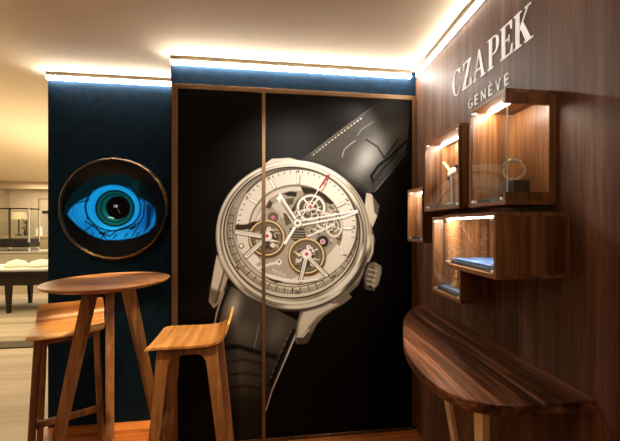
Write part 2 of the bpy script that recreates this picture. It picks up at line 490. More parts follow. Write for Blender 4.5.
def paint_watch(U, V):
    p = Painter(U, V, (15, 11, 8))
    U, V = p.U, p.V
    # ---- upper strap
    up = [(296, 162), (309, 154), (345, 126), (374, 105), (392, 98), (409, 104), (409, 122), (406, 148), (392, 168), (375, 191), (366, 195), (340, 182), (318, 168)]
    clip = p.cov(p.poly(up), 0.8)
    fade = np.clip((V - 96) / 34, 0, 1)
    p.over(clip * (0.25 + 0.75 * fade), (66, 63, 58))
    p.line([(300, 163), (330, 172), (352, 184), (364, 196)], 9, (26, 23, 20), 0.75, 4.0)
    p.glow(366, 158, 13, 24, (158, 156, 152), 0.9, 0.75, clip)
    p.glow(345, 160, 12, 14, (74, 70, 64), 0.6, 0.7, clip)
    p.glow(385, 140, 10, 18, (104, 104, 102), 0.6, 0.7, clip)
    p.glow(338, 147, 9, 24, (78, 74, 68), 0.6, 0.9, clip)
    p.glow(368, 122, 22, 9, (70, 68, 65), 0.5, -0.6, clip)
    for k in range(9):
        p.line([(352 + 2.2 * k, 182 - 3.4 * k), (358 + 2.2 * k, 186 - 3.6 * k)], 0.5, (150, 148, 144), 0.25, 0.6)
    p.line([(311, 154), (330, 139), (346, 127), (372, 108)], 0.9, (150, 142, 128), 0.45)
    k = (np.sin((U * 0.8 - V * 0.6) * 1.6) > -0.2)
    p.over(p.cov(p.seg([(312, 156), (331, 141), (347, 129), (362, 118)], 1.1)) * k * 0.8, (196, 186, 168))
    p.line([(342, 157), (344, 150), (350, 144.5), (355, 141)], 0.8, (178, 174, 166), 0.75, 0.5)
    p.line([(357, 136), (361, 130), (367, 126), (373, 122)], 0.8, (150, 148, 142), 0.6, 0.5)
    p.line([(366, 140), (377, 147), (384, 158), (389, 152), (398, 139)], 1.1, (12, 11, 10), 0.8, 0.6)
    p.line([(374, 190), (371, 176), (378, 166), (392, 155), (405, 142)], 2.2, (10, 9, 8), 0.9, 0.6)
    p.fill([(368, 193), (377, 190), (393, 169), (406, 150), (407, 143), (396, 155), (382, 168), (373, 180)], (70, 68, 65), 0.8, 0.6)
    k = np.sin((U * 0.77 - V * 0.64) * 2.2) > 0
    p.over(p.cov(p.seg([(374, 181), (384, 167), (396, 155)], 3.0)) * k * 0.85, (10, 9, 8))
    p.line([(374, 192), (393, 170), (406, 152)], 1.0, (140, 136, 130), 0.6)
    # ---- lower strap
    lo = [(226, 283), (218, 304), (214, 330), (222, 376), (229, 415), (236, 440), (262, 440), (266, 410), (280, 372), (297, 336), (301, 322), (270, 306)]
    clip = p.cov(p.poly(lo), 0.6)
    dn = np.clip(1 - (V - 340) / 95, 0.18, 1)
    p.over(clip, ramp(dn, [(0, (34, 29, 23)), (1, (74, 67, 58))]))
    p.glow(234, 306, 7, 17, (156, 148, 138), 0.85, 0.25, clip)
    p.glow(246, 330, 14, 12, (104, 96, 85), 0.65, 0.2, clip)
    p.glow(276, 332, 9, 16, (112, 103, 92), 0.65, 0.4, clip)
    p.glow(240, 372, 16, 22, (88, 81, 71), 0.7, 0.2, clip)
    p.glow(262, 372, 8, 20, (74, 68, 59), 0.6, 0.35, clip)
    for k in range(5):
        p.line([(224 + 2 * k, 362 + 13 * k), (244, 359 + 13 * k), (268 - 3 * k, 365 + 12 * k)], 1.6, (22, 18, 14), 0.6, 1.2)
    p.line([(217, 348), (238, 346), (258, 352), (281, 358)], 4, (14, 12, 9), 0.8, 1.5)
    p.line([(259, 324), (256, 340), (254, 347)], 0.9, (150, 142, 130), 0.7)
    p.line([(230, 284), (222, 305), (217, 325)], 3.0, (20, 17, 14), 0.8, 0.8)
    p.line([(224, 292), (217, 312), (213.5, 330)], 1.2, (150, 142, 130), 0.9)
    p.line([(299, 326), (285, 360), (272, 390), (266, 410)], 1.2, (214, 204, 190), 0.9)
    p.line([(294, 330), (281, 358), (270, 384)], 3.2, (16, 13, 10), 0.9, 0.7)
    k = np.sin((V + U * 0.3) * 1.1) > 0.1
    p.over(p.cov(p.seg([(292, 328), (280, 354), (271, 377)], 1.6)) * k * 0.7, (120, 112, 100))
    # ---- lugs
    p.fill([(217, 255), (212, 282), (209, 301), (214, 308), (219, 303), (227, 281), (232, 268)], (158, 146, 128))
    p.fill([(217, 255), (213, 276), (211, 290), (216, 292), (224, 272)], (190, 178, 158), 0.8, 1.0)
    p.fill([(209, 286), (210, 301), (214, 307), (219, 302), (221, 292)], (84, 75, 63), 0.75, 2.0)
    p.line([(226, 264), (222, 280), (216, 302)], 1.3, (52, 45, 37), 0.8, 0.6)
    p.fill([(301, 308), (297, 322), (294.5, 340), (298, 344), (307.5, 342.5), (312, 334), (317, 324), (324, 316), (333, 309.5), (343, 304), (352, 297), (346, 290), (325, 303)], (112, 102, 87))
    p.fill([(303, 312), (299, 322), (297, 336), (303, 335.5), (309, 326), (317, 316.5), (327, 310), (338, 304), (330, 300)], (186, 174, 155), 0.95, 1.2)
    p.line([(311, 336), (317, 324.5), (324, 316.5), (333, 310), (343, 304.5)], 1.1, (34, 28, 22), 0.9, 0.5)
    p.fill([(296, 337), (303, 337), (309, 331), (312, 333), (307.5, 342.5), (298, 344)], (78, 70, 58), 0.95, 0.5)
    p.line([(297, 336.5), (303, 336.5), (309, 329)], 0.9, (214, 204, 187), 0.8)
    p.fill([(366, 193), (371, 194), (379, 206), (377, 216), (372, 228), (364, 210)], (176, 164, 146))
    p.fill([(372, 195), (379, 206), (377, 216), (374, 212)], (84, 76, 66), 0.9, 0.5)
    p.fill([(262, 166), (272, 159), (290, 158), (300, 161), (285, 163)], (196, 186, 170))
    # ---- case side, crown
    p.fill([(371, 225), (375, 240), (372, 256), (364, 272), (358, 285), (344, 298), (333, 304), (326, 298), (352, 268), (366, 240)], (104, 94, 80))
    p.line([(372, 236), (372, 252), (364, 268), (357, 280), (345, 292), (333, 301)], 2.0, (190, 178, 160), 0.9, 0.6)
    p.line([(368, 240), (366, 256), (358, 270), (346, 284)], 2.2, (40, 34, 27), 0.8, 0.8)
    p.fill([(364, 268), (367, 262), (374, 261), (381, 265), (382, 272), (379, 284), (375, 290), (367, 290), (362, 285)], (58, 51, 42))
    p.fill([(367, 264), (374, 262), (379, 268), (374, 284), (366, 287), (364, 279)], (112, 102, 87), 0.9)
    p.fill([(374, 262), (381, 266), (381, 273), (378, 284), (373, 289), (371, 284), (375, 272)], (150, 138, 120), 0.9)
    for t in np.linspace(0, 1, 6):
        x, y = 366 + 3 * (1 - t), 264 + 24 * t
        p.line([(x, y), (x + 8, y + 2.2)], 1.5, (176, 164, 144) if t not in (0, 1) else (110, 100, 86), 0.85)
    p.line([(368, 263), (364, 272), (363, 284)], 1.4, (26, 21, 16), 0.9)
    # ---- bezel
    sd = p.ell(293.5, 235.5, 77.5, 75, 0.0)
    ang = np.arctan2(V - 235.5, U - 293.5)
    steel = ramp(ang, [(-PI, (150, 140, 124)), (-2.6, (178, 168, 152)), (-2.0, (150, 140, 126)), (-1.5, (222, 214, 200)), (-1.0, (206, 197, 182)), (-0.5, (160, 150, 134)),
                       (0.0, (178, 168, 150)), (0.45, (124, 113, 97)), (0.8, (188, 176, 157)), (1.2, (128, 117, 100)), (1.7, (164, 152, 134)), (2.2, (132, 121, 105)), (2.8, (160, 149, 132)), (PI, (150, 140, 124))])
    p.over(p.cov(sd, 0.4), steel)
    p.ring(293.5, 235.5, 75.0, 1.5, (226, 217, 200), 0.7, 72.5)
    p.ring(293.5, 235.0, 72.3, 1.8, (98, 89, 76), 0.75, 70.0, soft=0.7)
    p.ring(293.4, 234.0, 70.2, 2.4, (206, 197, 181), 0.9, 68.6, soft=0.6)
    lowm = np.clip((V - 245) / 30, 0, 1)
    p.ring(293.5, 236, 76.5, 3.2, (62, 54, 44), 0.8, 74.0, soft=1.2, mask=lowm)
    p.ring(293.5, 233.6, 74.5, 2.6, (206, 194, 174), 0.75, 73.2, soft=0.8, mask=lowm)
    # bands of reflection round the polished case
    def arc_band(a0, a1, k, wd, col, a_, soft=0.9):
        dd = np.degrees(ang)
        m = np.clip((dd - a0) / 9, 0, 1) * np.clip((a1 - dd) / 9, 0, 1)
        p.ring(293.5, 235.3, 77.5 * k, wd, col, a_, 75 * k, soft=soft, mask=m)
    arc_band(8, 52, 0.965, 3.0, (54, 46, 37), 0.85)
    arc_band(20, 66, 0.925, 1.8, (228, 218, 201), 0.8)
    arc_band(-48, 6, 0.972, 1.6, (96, 87, 74), 0.8)
    arc_band(-30, 14, 0.90, 2.2, (70, 62, 51), 0.8)
    arc_band(62, 100, 0.93, 1.4, (222, 212, 195), 0.7)
    arc_band(95, 140, 0.955, 2.4, (76, 67, 55), 0.75)
    arc_band(120, 172, 0.985, 1.3, (222, 213, 197), 0.7)
    arc_band(-178, -120, 0.95, 2.0, (104, 95, 82), 0.75)
    arc_band(-150, -96, 0.975, 1.4, (236, 229, 215), 0.7)
    # ---- flange with minute scale (seen deepest at lower left)
    fl = p.ell(291.8, 232.6, 67.8, 65.2)
    p.over(p.cov(fl), ramp(ang, [(-PI, (160, 150, 134)), (-1.57, (126, 118, 104)), (-0.4, (120, 111, 98)), (0.5, (186, 174, 154)), (1.5, (196, 184, 164)), (2.5, (176, 165, 147)), (PI, (160, 150, 134))]))
    p.ring(291.8, 232.6, 67.8, 1.3, (44, 38, 31), 0.9, 65.2)
    p.ring(292.6, 231.0, 65.4, 0.8, (92, 83, 71), 0.8, 62.3)
    a2 = np.degrees(np.arctan2((V - 231) / 62.0, (U - 292.6) / 65.0)) % 360
    fr = np.abs(((a2 + 0.75) % 1.5) - 0.75)
    five = np.abs(((a2 + 3.75) % 7.5) - 3.75)
    arc = np.clip((a2 - 2) / 10, 0, 1) * np.clip((205 - a2) / 12, 0, 1)
    q = p.ell(292.6, 230.6, 63.4, 60.2)
    p.over(p.cov(np.abs(q - 0.2) - 1.9) * (fr < 0.36) * arc * 0.75, (52, 45, 37))
    p.over(p.cov(np.abs(q + 0.4) - 2.8) * (five < 0.5) * arc, (36, 30, 24))
    p.ring(293.4, 229.0, 60.6, 0.9, (84, 76, 64), 0.8, 57.6, mask=arc)
    # figures of the scale (20, 40 and the mark at the foot)
    for (x, y, r) in ((333.5, 276.5, -0.7), (238, 267.5, 0.75), (297.5, 292, 0)):
        p.disc(x, y, 3.3, (186, 174, 154), 0.95, 2.6, r)
        for dx in (-1.3, 1.3):
            cx, cy = x + dx * math.cos(r), y + dx * math.sin(r)
            p.ring(cx, cy, 0.85, 0.7, (36, 30, 24), 1, 1.35, r, 0.3)
    # ---- dial
    dl = p.ell(296.3, 226.3, 60.6, 57.2)
    p.over(p.cov(dl), ramp(np.clip((U + V - 400) / 250, 0, 1), [(0, (196, 187, 172)), (0.5, (210, 201, 186)), (1, (186, 175, 158))]))
    p.ring(296.3, 226.5, 60.8, 1.7, (56, 49, 41), 0.95, 57.4, mask=np.clip((ang < 0.4) * (ang > -2.4) * 1.0, 0, 1), soft=0.6)
    p.ring(296.3, 226.5, 60.6, 0.9, (110, 101, 88), 0.9, 57.2)
    ad = np.degrees(np.arctan2((V - 226.3) / 57.2, (U - 296.3) / 60.6)) % 360
    m6 = np.abs(((ad + 3) % 6) - 3)
    q = p.ell(296.3, 226.3, 57.2, 54.0)
    top = (ad > 170) | (ad < 15)
    p.over(p.cov(np.abs(q) - 1.1) * (m6 < 0.45) * top * 0.95, (54, 46, 38))
    for k in range(12):
        a = math.radians(k * 30 - 90 + 2)
        if k in (5, 6, 7):
            continue
        c0, c1 = 0.765, 0.895
        x0, y0 = 296.3 + 60.6 * c0 * math.cos(a), 226.3 + 57.2 * c0 * math.sin(a)
        x1, y1 = 296.3 + 60.6 * c1 * math.cos(a), 226.3 + 57.2 * c1 * math.sin(a)
        ox, oy = 1.0, 1.3
        p.line([(x0 + ox, y0 + oy), (x1 + ox, y1 + oy)], 2.6, (126, 116, 101), 0.7, 0.6)
        p.line([(x0, y0), (x1, y1)], 3.0, (150, 140, 124), 0.9)
        p.line([(x0, y0), (x1, y1)], 1.9, (232, 225, 212), 1)
        dx = 0.955
        p.disc(296.3 + 60.6 * dx * math.cos(a), 226.3 + 57.2 * dx * math.sin(a), 0.9, (60, 52, 44))
    # ---- openwork
    op = p.ell(295.5, 229.5, 46.5, 44.3)
    inn = p.cov(op)
    p.over(inn, (150, 141, 126))
    p.ring(295.5, 229.5, 46.5, 1.2, (108, 98, 84), 0.9, 44.3)
    p.ring(295.5, 230.3, 43.6, 3.6, (196, 187, 172), 0.85, 41.4, mask=((ang < -1.4) | (ang > 2.0)) * 1.0)
    p.fill([(300.5, 186.5), (312, 188.5), (324, 194), (334, 203), (330.5, 204.5), (322, 201), (313, 196), (304, 194)], (60, 51, 38))
    p.line([(330, 207), (338, 214), (341, 225), (340, 240)], 2.0, (90, 81, 68), 0.8, 0.8)
    rs = np.random.RandomState(4)
    # upper-left opened bridge
    p.fill([(283, 194), (290, 191.5), (297, 192.5), (296, 197), (288, 196)], (56, 48, 38))
    p.fill([(286, 199), (294, 198), (293, 204), (287, 206)], (96, 87, 74))
    p.fill([(297, 200), (302, 205), (297, 212), (291, 211)], (70, 61, 50))
    p.fill([(268, 199), (273, 203), (270, 209), (264, 207)], (84, 75, 63))
    p.fill([(259, 208), (268, 211), (262, 220), (256, 219)], (172, 162, 146))
    p.fill([(272, 205), (283, 199), (288, 215), (279, 219)], (182, 173, 157), 0.9)
    p.line([(268, 200), (262, 212), (256, 222)], 2.2, (206, 197, 182), 0.9)
    p.fill([(283, 213), (291, 214), (293, 222), (286, 226)], (98, 88, 74))
    # gear wheels
    def wheel(cx, cy, r, ry, spokes, rot, rimc=(222, 214, 200), back=(92, 83, 70), gap=0.85, rw=2.2, teeth=0):
        p.disc(cx, cy, r, back, 0.9, ry)
        for k in range(spokes):
            a = rot + 2 * PI * k / spokes
            p.line([(cx, cy), (cx + r * 0.9 * math.cos(a), cy + ry * 0.9 * math.sin(a))], 1.7, rimc)
        p.ring(cx, cy, r * gap, rw, rimc, 1, ry * gap)
        p.ring(cx, cy, r * 0.45, 1.0, rimc, 0.9, ry * 0.45)
        if teeth:
            a = np.arctan2((V - cy) / ry, (U - cx) / r)
            p.ring(cx, cy, r, 1.2, (120, 110, 94), (np.sin(a * teeth) > 0) * 0.9, ry)
    wheel(311, 208, 15.5, 14.5, 5, 0.3, teeth=60)
    wheel(325, 221, 10, 9, 4, 0.1, (200, 191, 176), (112, 102, 88))
    wheel(334, 226, 9, 12, 3, 0.4, (196, 187, 172), (128, 118, 103), rw=1.6)
    p.disc(309.5, 207, 3.6, (206, 197, 183)); p.disc(309.5, 207, 2.1, (134, 38, 46)); p.disc(310, 206.5, 0.8, (214, 130, 130))
    for _ in range(80):
        x, y = rs.uniform(296, 338), rs.uniform(206, 246)
        a, l = rs.uniform(0, PI), rs.uniform(2, 6.5)
        c = [(56, 48, 38), (224, 216, 203), (116, 106, 91), (182, 172, 156), (84, 74, 61)][rs.randint(5)]
        p.line([(x, y), (x + l * math.cos(a), y + l * math.sin(a))], rs.uniform(0.7, 1.6), c, 0.8)
    p.fill([(290, 228), (304, 229), (306, 238), (296, 241), (288, 238)], (62, 54, 44), 0.9)
    for k in range(4):
        p.line([(290, 230.5 + 2.6 * k), (304, 231 + 2.6 * k)], 0.9, (168, 158, 142), 0.9)
    p.line([(308, 236), (325, 229), (333, 224)], 1.8, (216, 207, 192))
    p.line([(310, 242), (322, 236), (331, 240)], 1.2, (210, 201, 186))
    # large plate between the regulators
    p.fill([(268, 256), (287, 246), (291, 262), (300, 275), (291, 279), (262, 272), (256, 264)], (160, 150, 134), 0.95)
    p.fill([(322, 262), (337, 244), (343, 250), (333, 265), (325, 272)], (196, 187, 170), 0.95)
    # regulators in gold rings
    def regulator(cx, cy, r, a1, a2, w):
        p.disc(cx + 0.5, cy + 1.4, r + 2.2, (74, 62, 47), 0.9)
        p.ring(cx + 0.6, cy + 1.8, r + 1.2, 1.0, (150, 116, 74), 0.8)
        p.disc(cx, cy, r, (116, 106, 91))
        p.glow(cx + 3, cy + 4, 8, 6, (150, 140, 125), 0.8)
        p.fill([(cx - 8, cy + 2), (cx + 2, cy - 9), (cx + 11, cy - 2), (cx + 8, cy + 9), (cx - 2, cy + 12)], (54, 45, 35), 0.7, 1.5)
        for _ in range(34):
            x, y = cx + rs.uniform(-10, 10), cy + rs.uniform(-10, 10)
            a = rs.uniform(0, PI)
            p.line([(x, y), (x + 4 * math.cos(a), y + 4 * math.sin(a))], rs.uniform(0.6, 1.3), [(196, 186, 168), (50, 42, 33), (230, 222, 208)][rs.randint(3)], 0.75)
        p.disc(cx + 6, cy + 7, 2.6, (202, 193, 178))
        p.disc(cx - 9, cy + 4, 2.0, (190, 180, 164))
        p.fill([(cx - 14, cy - 6), (cx - 5, cy - 1), (cx - 7, cy + 1)], (230, 200, 160), 0.95)
        p.fill([(cx + 14, cy + 4), (cx + 4, cy + 1), (cx + 4, cy + 3.5)], (236, 222, 198), 0.95)
        p.ring(cx, cy, r, 1.7, (142, 106, 64), 1)
        p.ring(cx - 0.2, cy - 0.3, r, 0.9, (240, 214, 170), 0.95)
        p.ring(cx, cy, r - 2.0, 0.7, (70, 58, 44), 0.7)
        for (tx, ty) in (a1, a2):
            p.line([(cx, cy - 1), (tx, ty)], w + 1.6, (70, 61, 50), 0.85, 0.6)
            p.line([(cx, cy - 1), (tx, ty)], w, (206, 198, 184))
            p.line([(cx, cy - 1.4), (tx, ty - 0.6)], 0.7, (150, 140, 125), 0.8)
        p.disc(cx, cy - 2, 5.2, (206, 198, 183)); p.disc(cx, cy - 2, 3.2, (232, 224, 211))
        p.disc(cx, cy - 2, 2.1, (206, 120, 146)); p.disc(cx + 0.3, cy - 2.2, 0.9, (120, 30, 60))
        p.disc(cx + 2, cy - 9, 2.1, (226, 218, 205)); p.disc(cx + 2, cy - 9, 0.8, (110, 100, 86))
    p.fill([(235.5, 225), (248, 224), (253, 221.5), (262, 221), (258, 229), (236, 230)], (66, 57, 44))
    p.fill([(237, 238), (247, 237), (249, 250), (245, 256), (239, 249)], (200, 191, 175))
    p.ring(241.5, 246, 2.2, 0.9, (70, 62, 52)); p.disc(241.5, 245.6, 1.7, (222, 214, 200))
    p.disc(273, 217.5, 7.5, (110, 100, 86)); p.ring(273, 217.5, 6.4, 1.3, (176, 167, 151)); p.disc(273, 217.5, 1.8, (196, 112, 140))
    p.disc(322.5, 241.5, 7.6, (62, 54, 44)); p.ring(322.5, 241.5, 6.6, 1.2, (156, 146, 130)); p.disc(322.5, 241.5, 2.6, (210, 201, 186)); p.disc(322.5, 241.5, 1.7, (190, 96, 130))
    regulator(267, 238, 17, (237, 232), (246.5, 256), 4.2)
    regulator(306.5, 256, 17, (300.5, 280), (326, 275), 3.6)
    # lettered corner of the plate, steel arm
    p.line([(258, 268), (270, 264), (279, 262)], 2.6, (212, 204, 190)); p.disc(279, 262, 2.8, (222, 214, 201)); p.disc(279, 261.5, 1.1, (84, 76, 64))
    for k in range(4):
        p.line([(272 + 3.6 * k, 271 + 1.5 * k), (273.4 + 3.6 * k, 268.4 + 1.5 * k), (275 + 3.6 * k, 271.8 + 1.5 * k)], 0.6, (222, 215, 203), 0.8)
    p.line([(266, 275), (280, 279), (300, 281), (318, 279)], 1.5, (220, 212, 199))
    p.line([(262, 276), (280, 282.5), (300, 284.5), (322, 280.5)], 1.0, (84, 75, 62), 0.9)
    p.fill([(268, 279), (276, 279.5), (283, 281.5), (276, 283)], (60, 52, 42), 0.85)
    # ---- hands
    def hand(pts, w, tipw):
        p.line([(a + 1.3, b + 1.6) for a, b in pts], w, (88, 79, 66), 0.5, 1.0)
        p.line(pts, w, (238, 232, 221))
    hand([(300, 226), (280, 194.5)], 2.0, 1); hand([(293, 222), (277.5, 198)], 1.8, 1)
    p.fill([(276.5, 199), (280.5, 193.2), (283, 197.5), (279.5, 201)], (240, 234, 223))
    p.line([(281, 203), (294, 222)], 1.6, (122, 112, 98), 0.8)
    hand([(299, 221), (341, 213.4), (357, 210.6)], 1.6, 1); hand([(299, 225.5), (343, 217.2), (357, 212.2)], 1.5, 1)
    p.line([(303, 223.2), (340, 216)], 1.2, (150, 140, 124), 0.8)
    p.line([(285, 243), (297.5, 223)], 2.6, (238, 232, 221))
    p.line([(293, 231), (320, 187)], 0.9, (240, 234, 224)); p.line([(319.5, 188), (328, 175)], 1.4, (150, 44, 42))
    p.disc(297.5, 223, 4.2, (232, 225, 212)); p.ring(297.5, 223, 4.2, 0.7, (130, 120, 105)); p.disc(297.5, 223, 1.6, (110, 100, 86))
    p.ring(326.5, 180.5, 1, 0.8, (120, 60, 52), 0.7, 4.5, 0.55)
    c = np.clip(p.C, 0, 1)
    return c * 0.45 + 0.55 * c * c * (3 - 2 * c)          # crisp photographic print contrast


def grid_panel(name, x0, x1, z0, z1, y, label):
    step = 0.0029
    nx, nz = int((x1 - x0) / step) + 1, int((z1 - z0) / step) + 1
    xs, zs = np.linspace(x0, x1, nx), np.linspace(z0, z1, nz)
    X, Z = np.meshgrid(xs, zs)
    X, Z = X.ravel(), Z.ravel()
    U, V = artwork(X, Z)
    C = paint_watch(U, V)
    lin = np.where(C <= 0.04045, C / 12.92, ((C + 0.055) / 1.055) ** 2.4)
    n = nx * nz
    # front sheet, its edges and a back face: a closed board of real thickness
    co = np.stack([X, np.full(n, y), Z], 1)
    i = (np.arange(nz - 1)[:, None] * nx + np.arange(nx - 1)[None, :]).ravel()
    quads = np.stack([i, i + 1, i + nx + 1, i + nx], 1)
    rim = np.concatenate([np.arange(nx), np.arange(2, nz + 1) * nx - 1, nz * nx - 2 - np.arange(nx - 1), (nz - 2 - np.arange(nz - 2)) * nx])
    back = co[rim].copy(); back[:, 1] = PY - 0.001
    co = np.vstack([co, back])
    m_ = len(rim)
    bi = n + np.arange(m_)
    sides = np.stack([np.roll(rim, -1), rim, bi, np.roll(bi, -1)], 1)
    quads = np.vstack([quads, sides])
    loops = np.concatenate([quads.ravel(), bi[::-1]]).astype(np.int32)
    starts = (np.arange(len(quads) + 1) * 4).astype(np.int32)
    me = bpy.data.meshes.new(name)
    me.vertices.add(len(co)); me.vertices.foreach_set('co', co.ravel())
    me.loops.add(len(loops)); me.loops.foreach_set('vertex_index', loops)
    me.polygons.add(len(starts)); me.polygons.foreach_set('loop_start', starts)
    me.update(calc_edges=True)
    a = me.color_attributes.new('print', 'FLOAT_COLOR', 'POINT')
    cc = np.ones((len(co), 4)); cc[:n, :3] = lin; cc[n:, :3] = 0.005
    a.data.foreach_set('color', cc.ravel())
    me.materials.append(M['print'])
    o = bpy.data.objects.new(name, me)
    COL.objects.link(o)
    return tag(o, label, 'panel')


PF = PY - 0.008
grid_panel('printed_panel', EDGE + 0.042, -0.173, 0.022, 2.252, PF, 'narrow left black wall panel printed with the left slice of a giant watch')
grid_panel('printed_panel', -0.151, WX - 0.030, 0.022, 2.252, PF, 'wide right black wall panel printed with most of a giant watch and its strap')
b = one(box, -0.173, -0.151, FY, PY, 0.022, 2.252)
tag(obj('divider_strip', b, 'bronze', bevel=0.002), 'thin upright bronze strip crossing the printed watch between the two panels', 'strip')


# ------------------------------------------------------------------ cove lamps along wall tops
def cove(name, label, x0, x1, y0, y1, lip, z1=CZ, z0=2.404, lamp='cove', rail=False):
    """diffuser bar under a bronze channel; lip = (dx0, dx1, dy0, dy1) grows the channel"""
    t = thing(name, label, 'light', ((x0 + x1) / 2, (y0 + y1) / 2, z0), 0, 'cove light bars under the ceiling')
    c = Vector(t.location)
    def part(nm, a0, a1, b0, b1, c0, c1, m):
        obj(nm, one(box, a0 - c.x, a1 - c.x, b0 - c.y, b1 - c.y, c0 - c.z, c1 - c.z), m, t)
    part('diffuser', x0, x1, y0, y1, z0, z1 - 0.024, lamp)
    if rail:
        part('wall_rail', x1 - 0.004, x1, y0, y1, z0 - 0.010, z0, 'channel')
    part('channel', x0 + lip[0], x1 + lip[1], y0 + lip[2], y1 + lip[3], z1 - 0.024, z1, 'channel')
    return t
cove('cove_light', 'long glowing light bar above the printed watch panels', EDGE + 0.004, WX - 0.040, PY - 0.018, PY, (0, 0, -0.004, 0))
cove('cove_light', 'glowing light bar on top of the walnut wall beside the white lettering', WX - 0.012, WX, -2.4, PY - 0.035, (-0.004, 0, 0, 0), lamp='cove_right', rail=True)
cove('cove_light', 'short glowing light bar above the navy wall with the eye', NAVY_L, EDGE - 0.006, BY - 0.018, BY, (0, 0, -0.004, 0), lamp='cove_low')


# ------------------------------------------------------------------ round eye on the navy wall
def eye_art(x, z):
    """x, z in rim radii from the middle of the dish"""
    U, V = 117.2 + x * 55, 208.7 - z * 55 * 0.945
    p = Painter(U, V, (4, 4, 5))
    U, V = p.U, p.V
    p.glow(113, 172, 46, 14, (34, 24, 14), 0.8)
    lid = p.cov(p.poly([(64, 214), (66, 203), (74, 190), (88, 178), (104, 172), (124, 171), (142, 178), (154, 191), (160, 206), (161, 216)]), 1.2)
    p.over(lid * 0.9, (3, 27, 31))
    p.glow(140, 188, 14, 9, (6, 46, 50), 0.7, 0.5, lid)
    # white-of-the-eye field, electric blue
    fld = [(67.1, 215.2), (69.5, 209.3), (76.8, 201.3), (86.6, 196.0), (91.6, 188.6), (103.4, 184.2), (118.1, 183.0), (131.4, 185.7), (140.2, 194.5), (149.6, 200.4), (157.9, 206.3), (160.2, 216.6), (158.5, 228.4), (150.5, 234.9), (137.3, 239.6), (119.6, 242.3), (103.4, 241.7), (90.1, 236.7), (78.3, 227.8), (71.8, 221.0)]
    p.fill(fld, (10, 112, 186), 1, 0.7)
    p.glow(82, 212, 10, 14, (24, 150, 226), 0.8, 0, p.cov(p.poly(fld)))
    p.glow(150, 214, 7, 12, (6, 78, 160), 0.8, 0, p.cov(p.poly(fld)))
    for k in range(6):
        p.line([(72 + 3.5 * k, 207), (74 + 3.5 * k, 217), (81 + 3.2 * k, 228)], 0.6, (6, 70, 122), 0.6)
        p.line([(147 + 2 * k, 204), (147 + 2 * k, 216), (142 + 2 * k, 228)], 0.6, (6, 60, 116), 0.5)
    p.disc(113.5, 207, 29, (14, 140, 216), 1, 25)
    p.ring(113.5, 207, 29, 1.3, (3, 26, 44), 0.95, 25)
    p.ring(113.5, 208, 25, 1.0, (40, 168, 236), 0.6, 22.5)
    p.disc(115, 208, 21, (4, 26, 30), 1, 20)
    p.disc(115, 208, 19, (6, 74, 76), 1, 18.2)
    p.glow(110, 216, 8, 5, (20, 120, 110), 0.8, 0.5)
    p.ring(115, 207.6, 15.4, 1.6, (3, 34, 38), 0.9, 15)
    p.disc(117.8, 207.2, 12.8, (3, 3, 4), 1, 12.4)
    p.disc(115.4, 205.6, 2.2, (190, 184, 196), 0.9, 1.6); p.disc(115, 205.8, 0.9, (60, 50, 80))  # pale window reflection on the pupil, painted into the colour
    p.disc(118, 209.5, 0.8, (120, 100, 60), 0.8); p.disc(119.5, 212, 0.7, (120, 100, 60), 0.7)
    p.line([(108, 217.5), (113, 218.5)], 1.1, (190, 226, 226), 0.9)
    # black lower lid and hairlines
    p.fill([(141, 194), (152, 200), (159, 208), (163, 222), (168, 196), (152, 178), (140, 182)], (2, 10, 13), 0.8, 2.5)
    p.fill([(149, 202), (156, 206), (154, 226), (147, 234), (150, 218)], (2, 22, 48), 0.8, 0.8)
    p.line([(84, 232), (92, 226), (99, 233), (110, 238), (118, 231), (132, 229), (142, 223)], 1.2, (3, 18, 32), 0.95)
    p.fill([(132, 229), (138, 225), (137, 229), (131, 232)], (3, 14, 24), 0.9)
    p.fill([(99, 232), (104, 235), (103, 237), (98, 235)], (3, 14, 24), 0.9)
    p.fill([(62, 212), (67, 216), (72, 224), (82, 235), (91, 240), (104, 243), (120, 243.5), (137, 240.5), (151, 234), (159, 226), (164, 222), (156, 238), (140, 252), (113, 258), (84, 250), (68, 234)], (4, 5, 7), 1, 0.8)
    for pts in ([(87, 220), (84, 206), (90, 190), (98, 172)], [(84, 222), (96, 229), (106, 240)], [(100, 244), (104, 234), (118, 231), (136, 224)], [(140, 196), (147, 200), (146, 216), (134, 238)],
                [(124, 172), (134, 186), (142, 197)], [(68, 205), (88, 199)], [(146, 196), (156, 203), (157, 216)]):
        p.line(pts, 1.1, (3, 12, 20), 0.9)
    for k in range(5):
        x_ = 90 + 12 * k
        p.line([(x_, 240 - abs(k - 2)), (x_ + 3, 236 - abs(k - 2))], 1.2, (3, 10, 18), 0.8)
    return p.C


E_R, E_C = 0.350, (-1.200, BY, 1.512)
t = thing('eye_artwork', 'large round glossy blue eye in a rough bronze rim on the navy wall', 'wall art', E_C)
nr, na = 90, 200
rr = np.linspace(0, 1, nr + 1)[1:]
aa = np.arange(na) * 2 * PI / na
R_, A_ = np.meshgrid(rr, aa, indexing='ij')
X_, Z_ = (R_ * np.cos(A_)).ravel(), (R_ * np.sin(A_)).ravel()
dome = -0.012 - 0.030 * (R_.ravel() ** 2)                  # shallow dish, deepest in the middle
co = [(0.0, -0.012, 0.0)] + [(E_R * 0.965 * x, d_, E_R * 0.965 * z) for x, d_, z in zip(X_, dome, Z_)]
faces = [(0, 1 + (k + 1) % na, 1 + k) for k in range(na)]
for i in range(nr - 1):
    for k in range(na):
        a_, b_ = 1 + i * na + k, 1 + i * na + (k + 1) % na
        faces.append((a_, b_, b_ + na, a_ + na))
last = 1 + (nr - 1) * na
co += [(E_R * 0.965 * math.cos(q), -0.001, E_R * 0.965 * math.sin(q)) for q in aa]
faces += [(last + k, last + (k + 1) % na, len(co) - na + (k + 1) % na, len(co) - na + k) for k in range(na)]
me = bpy.data.meshes.new('dish')
me.from_pydata(co, [], faces)
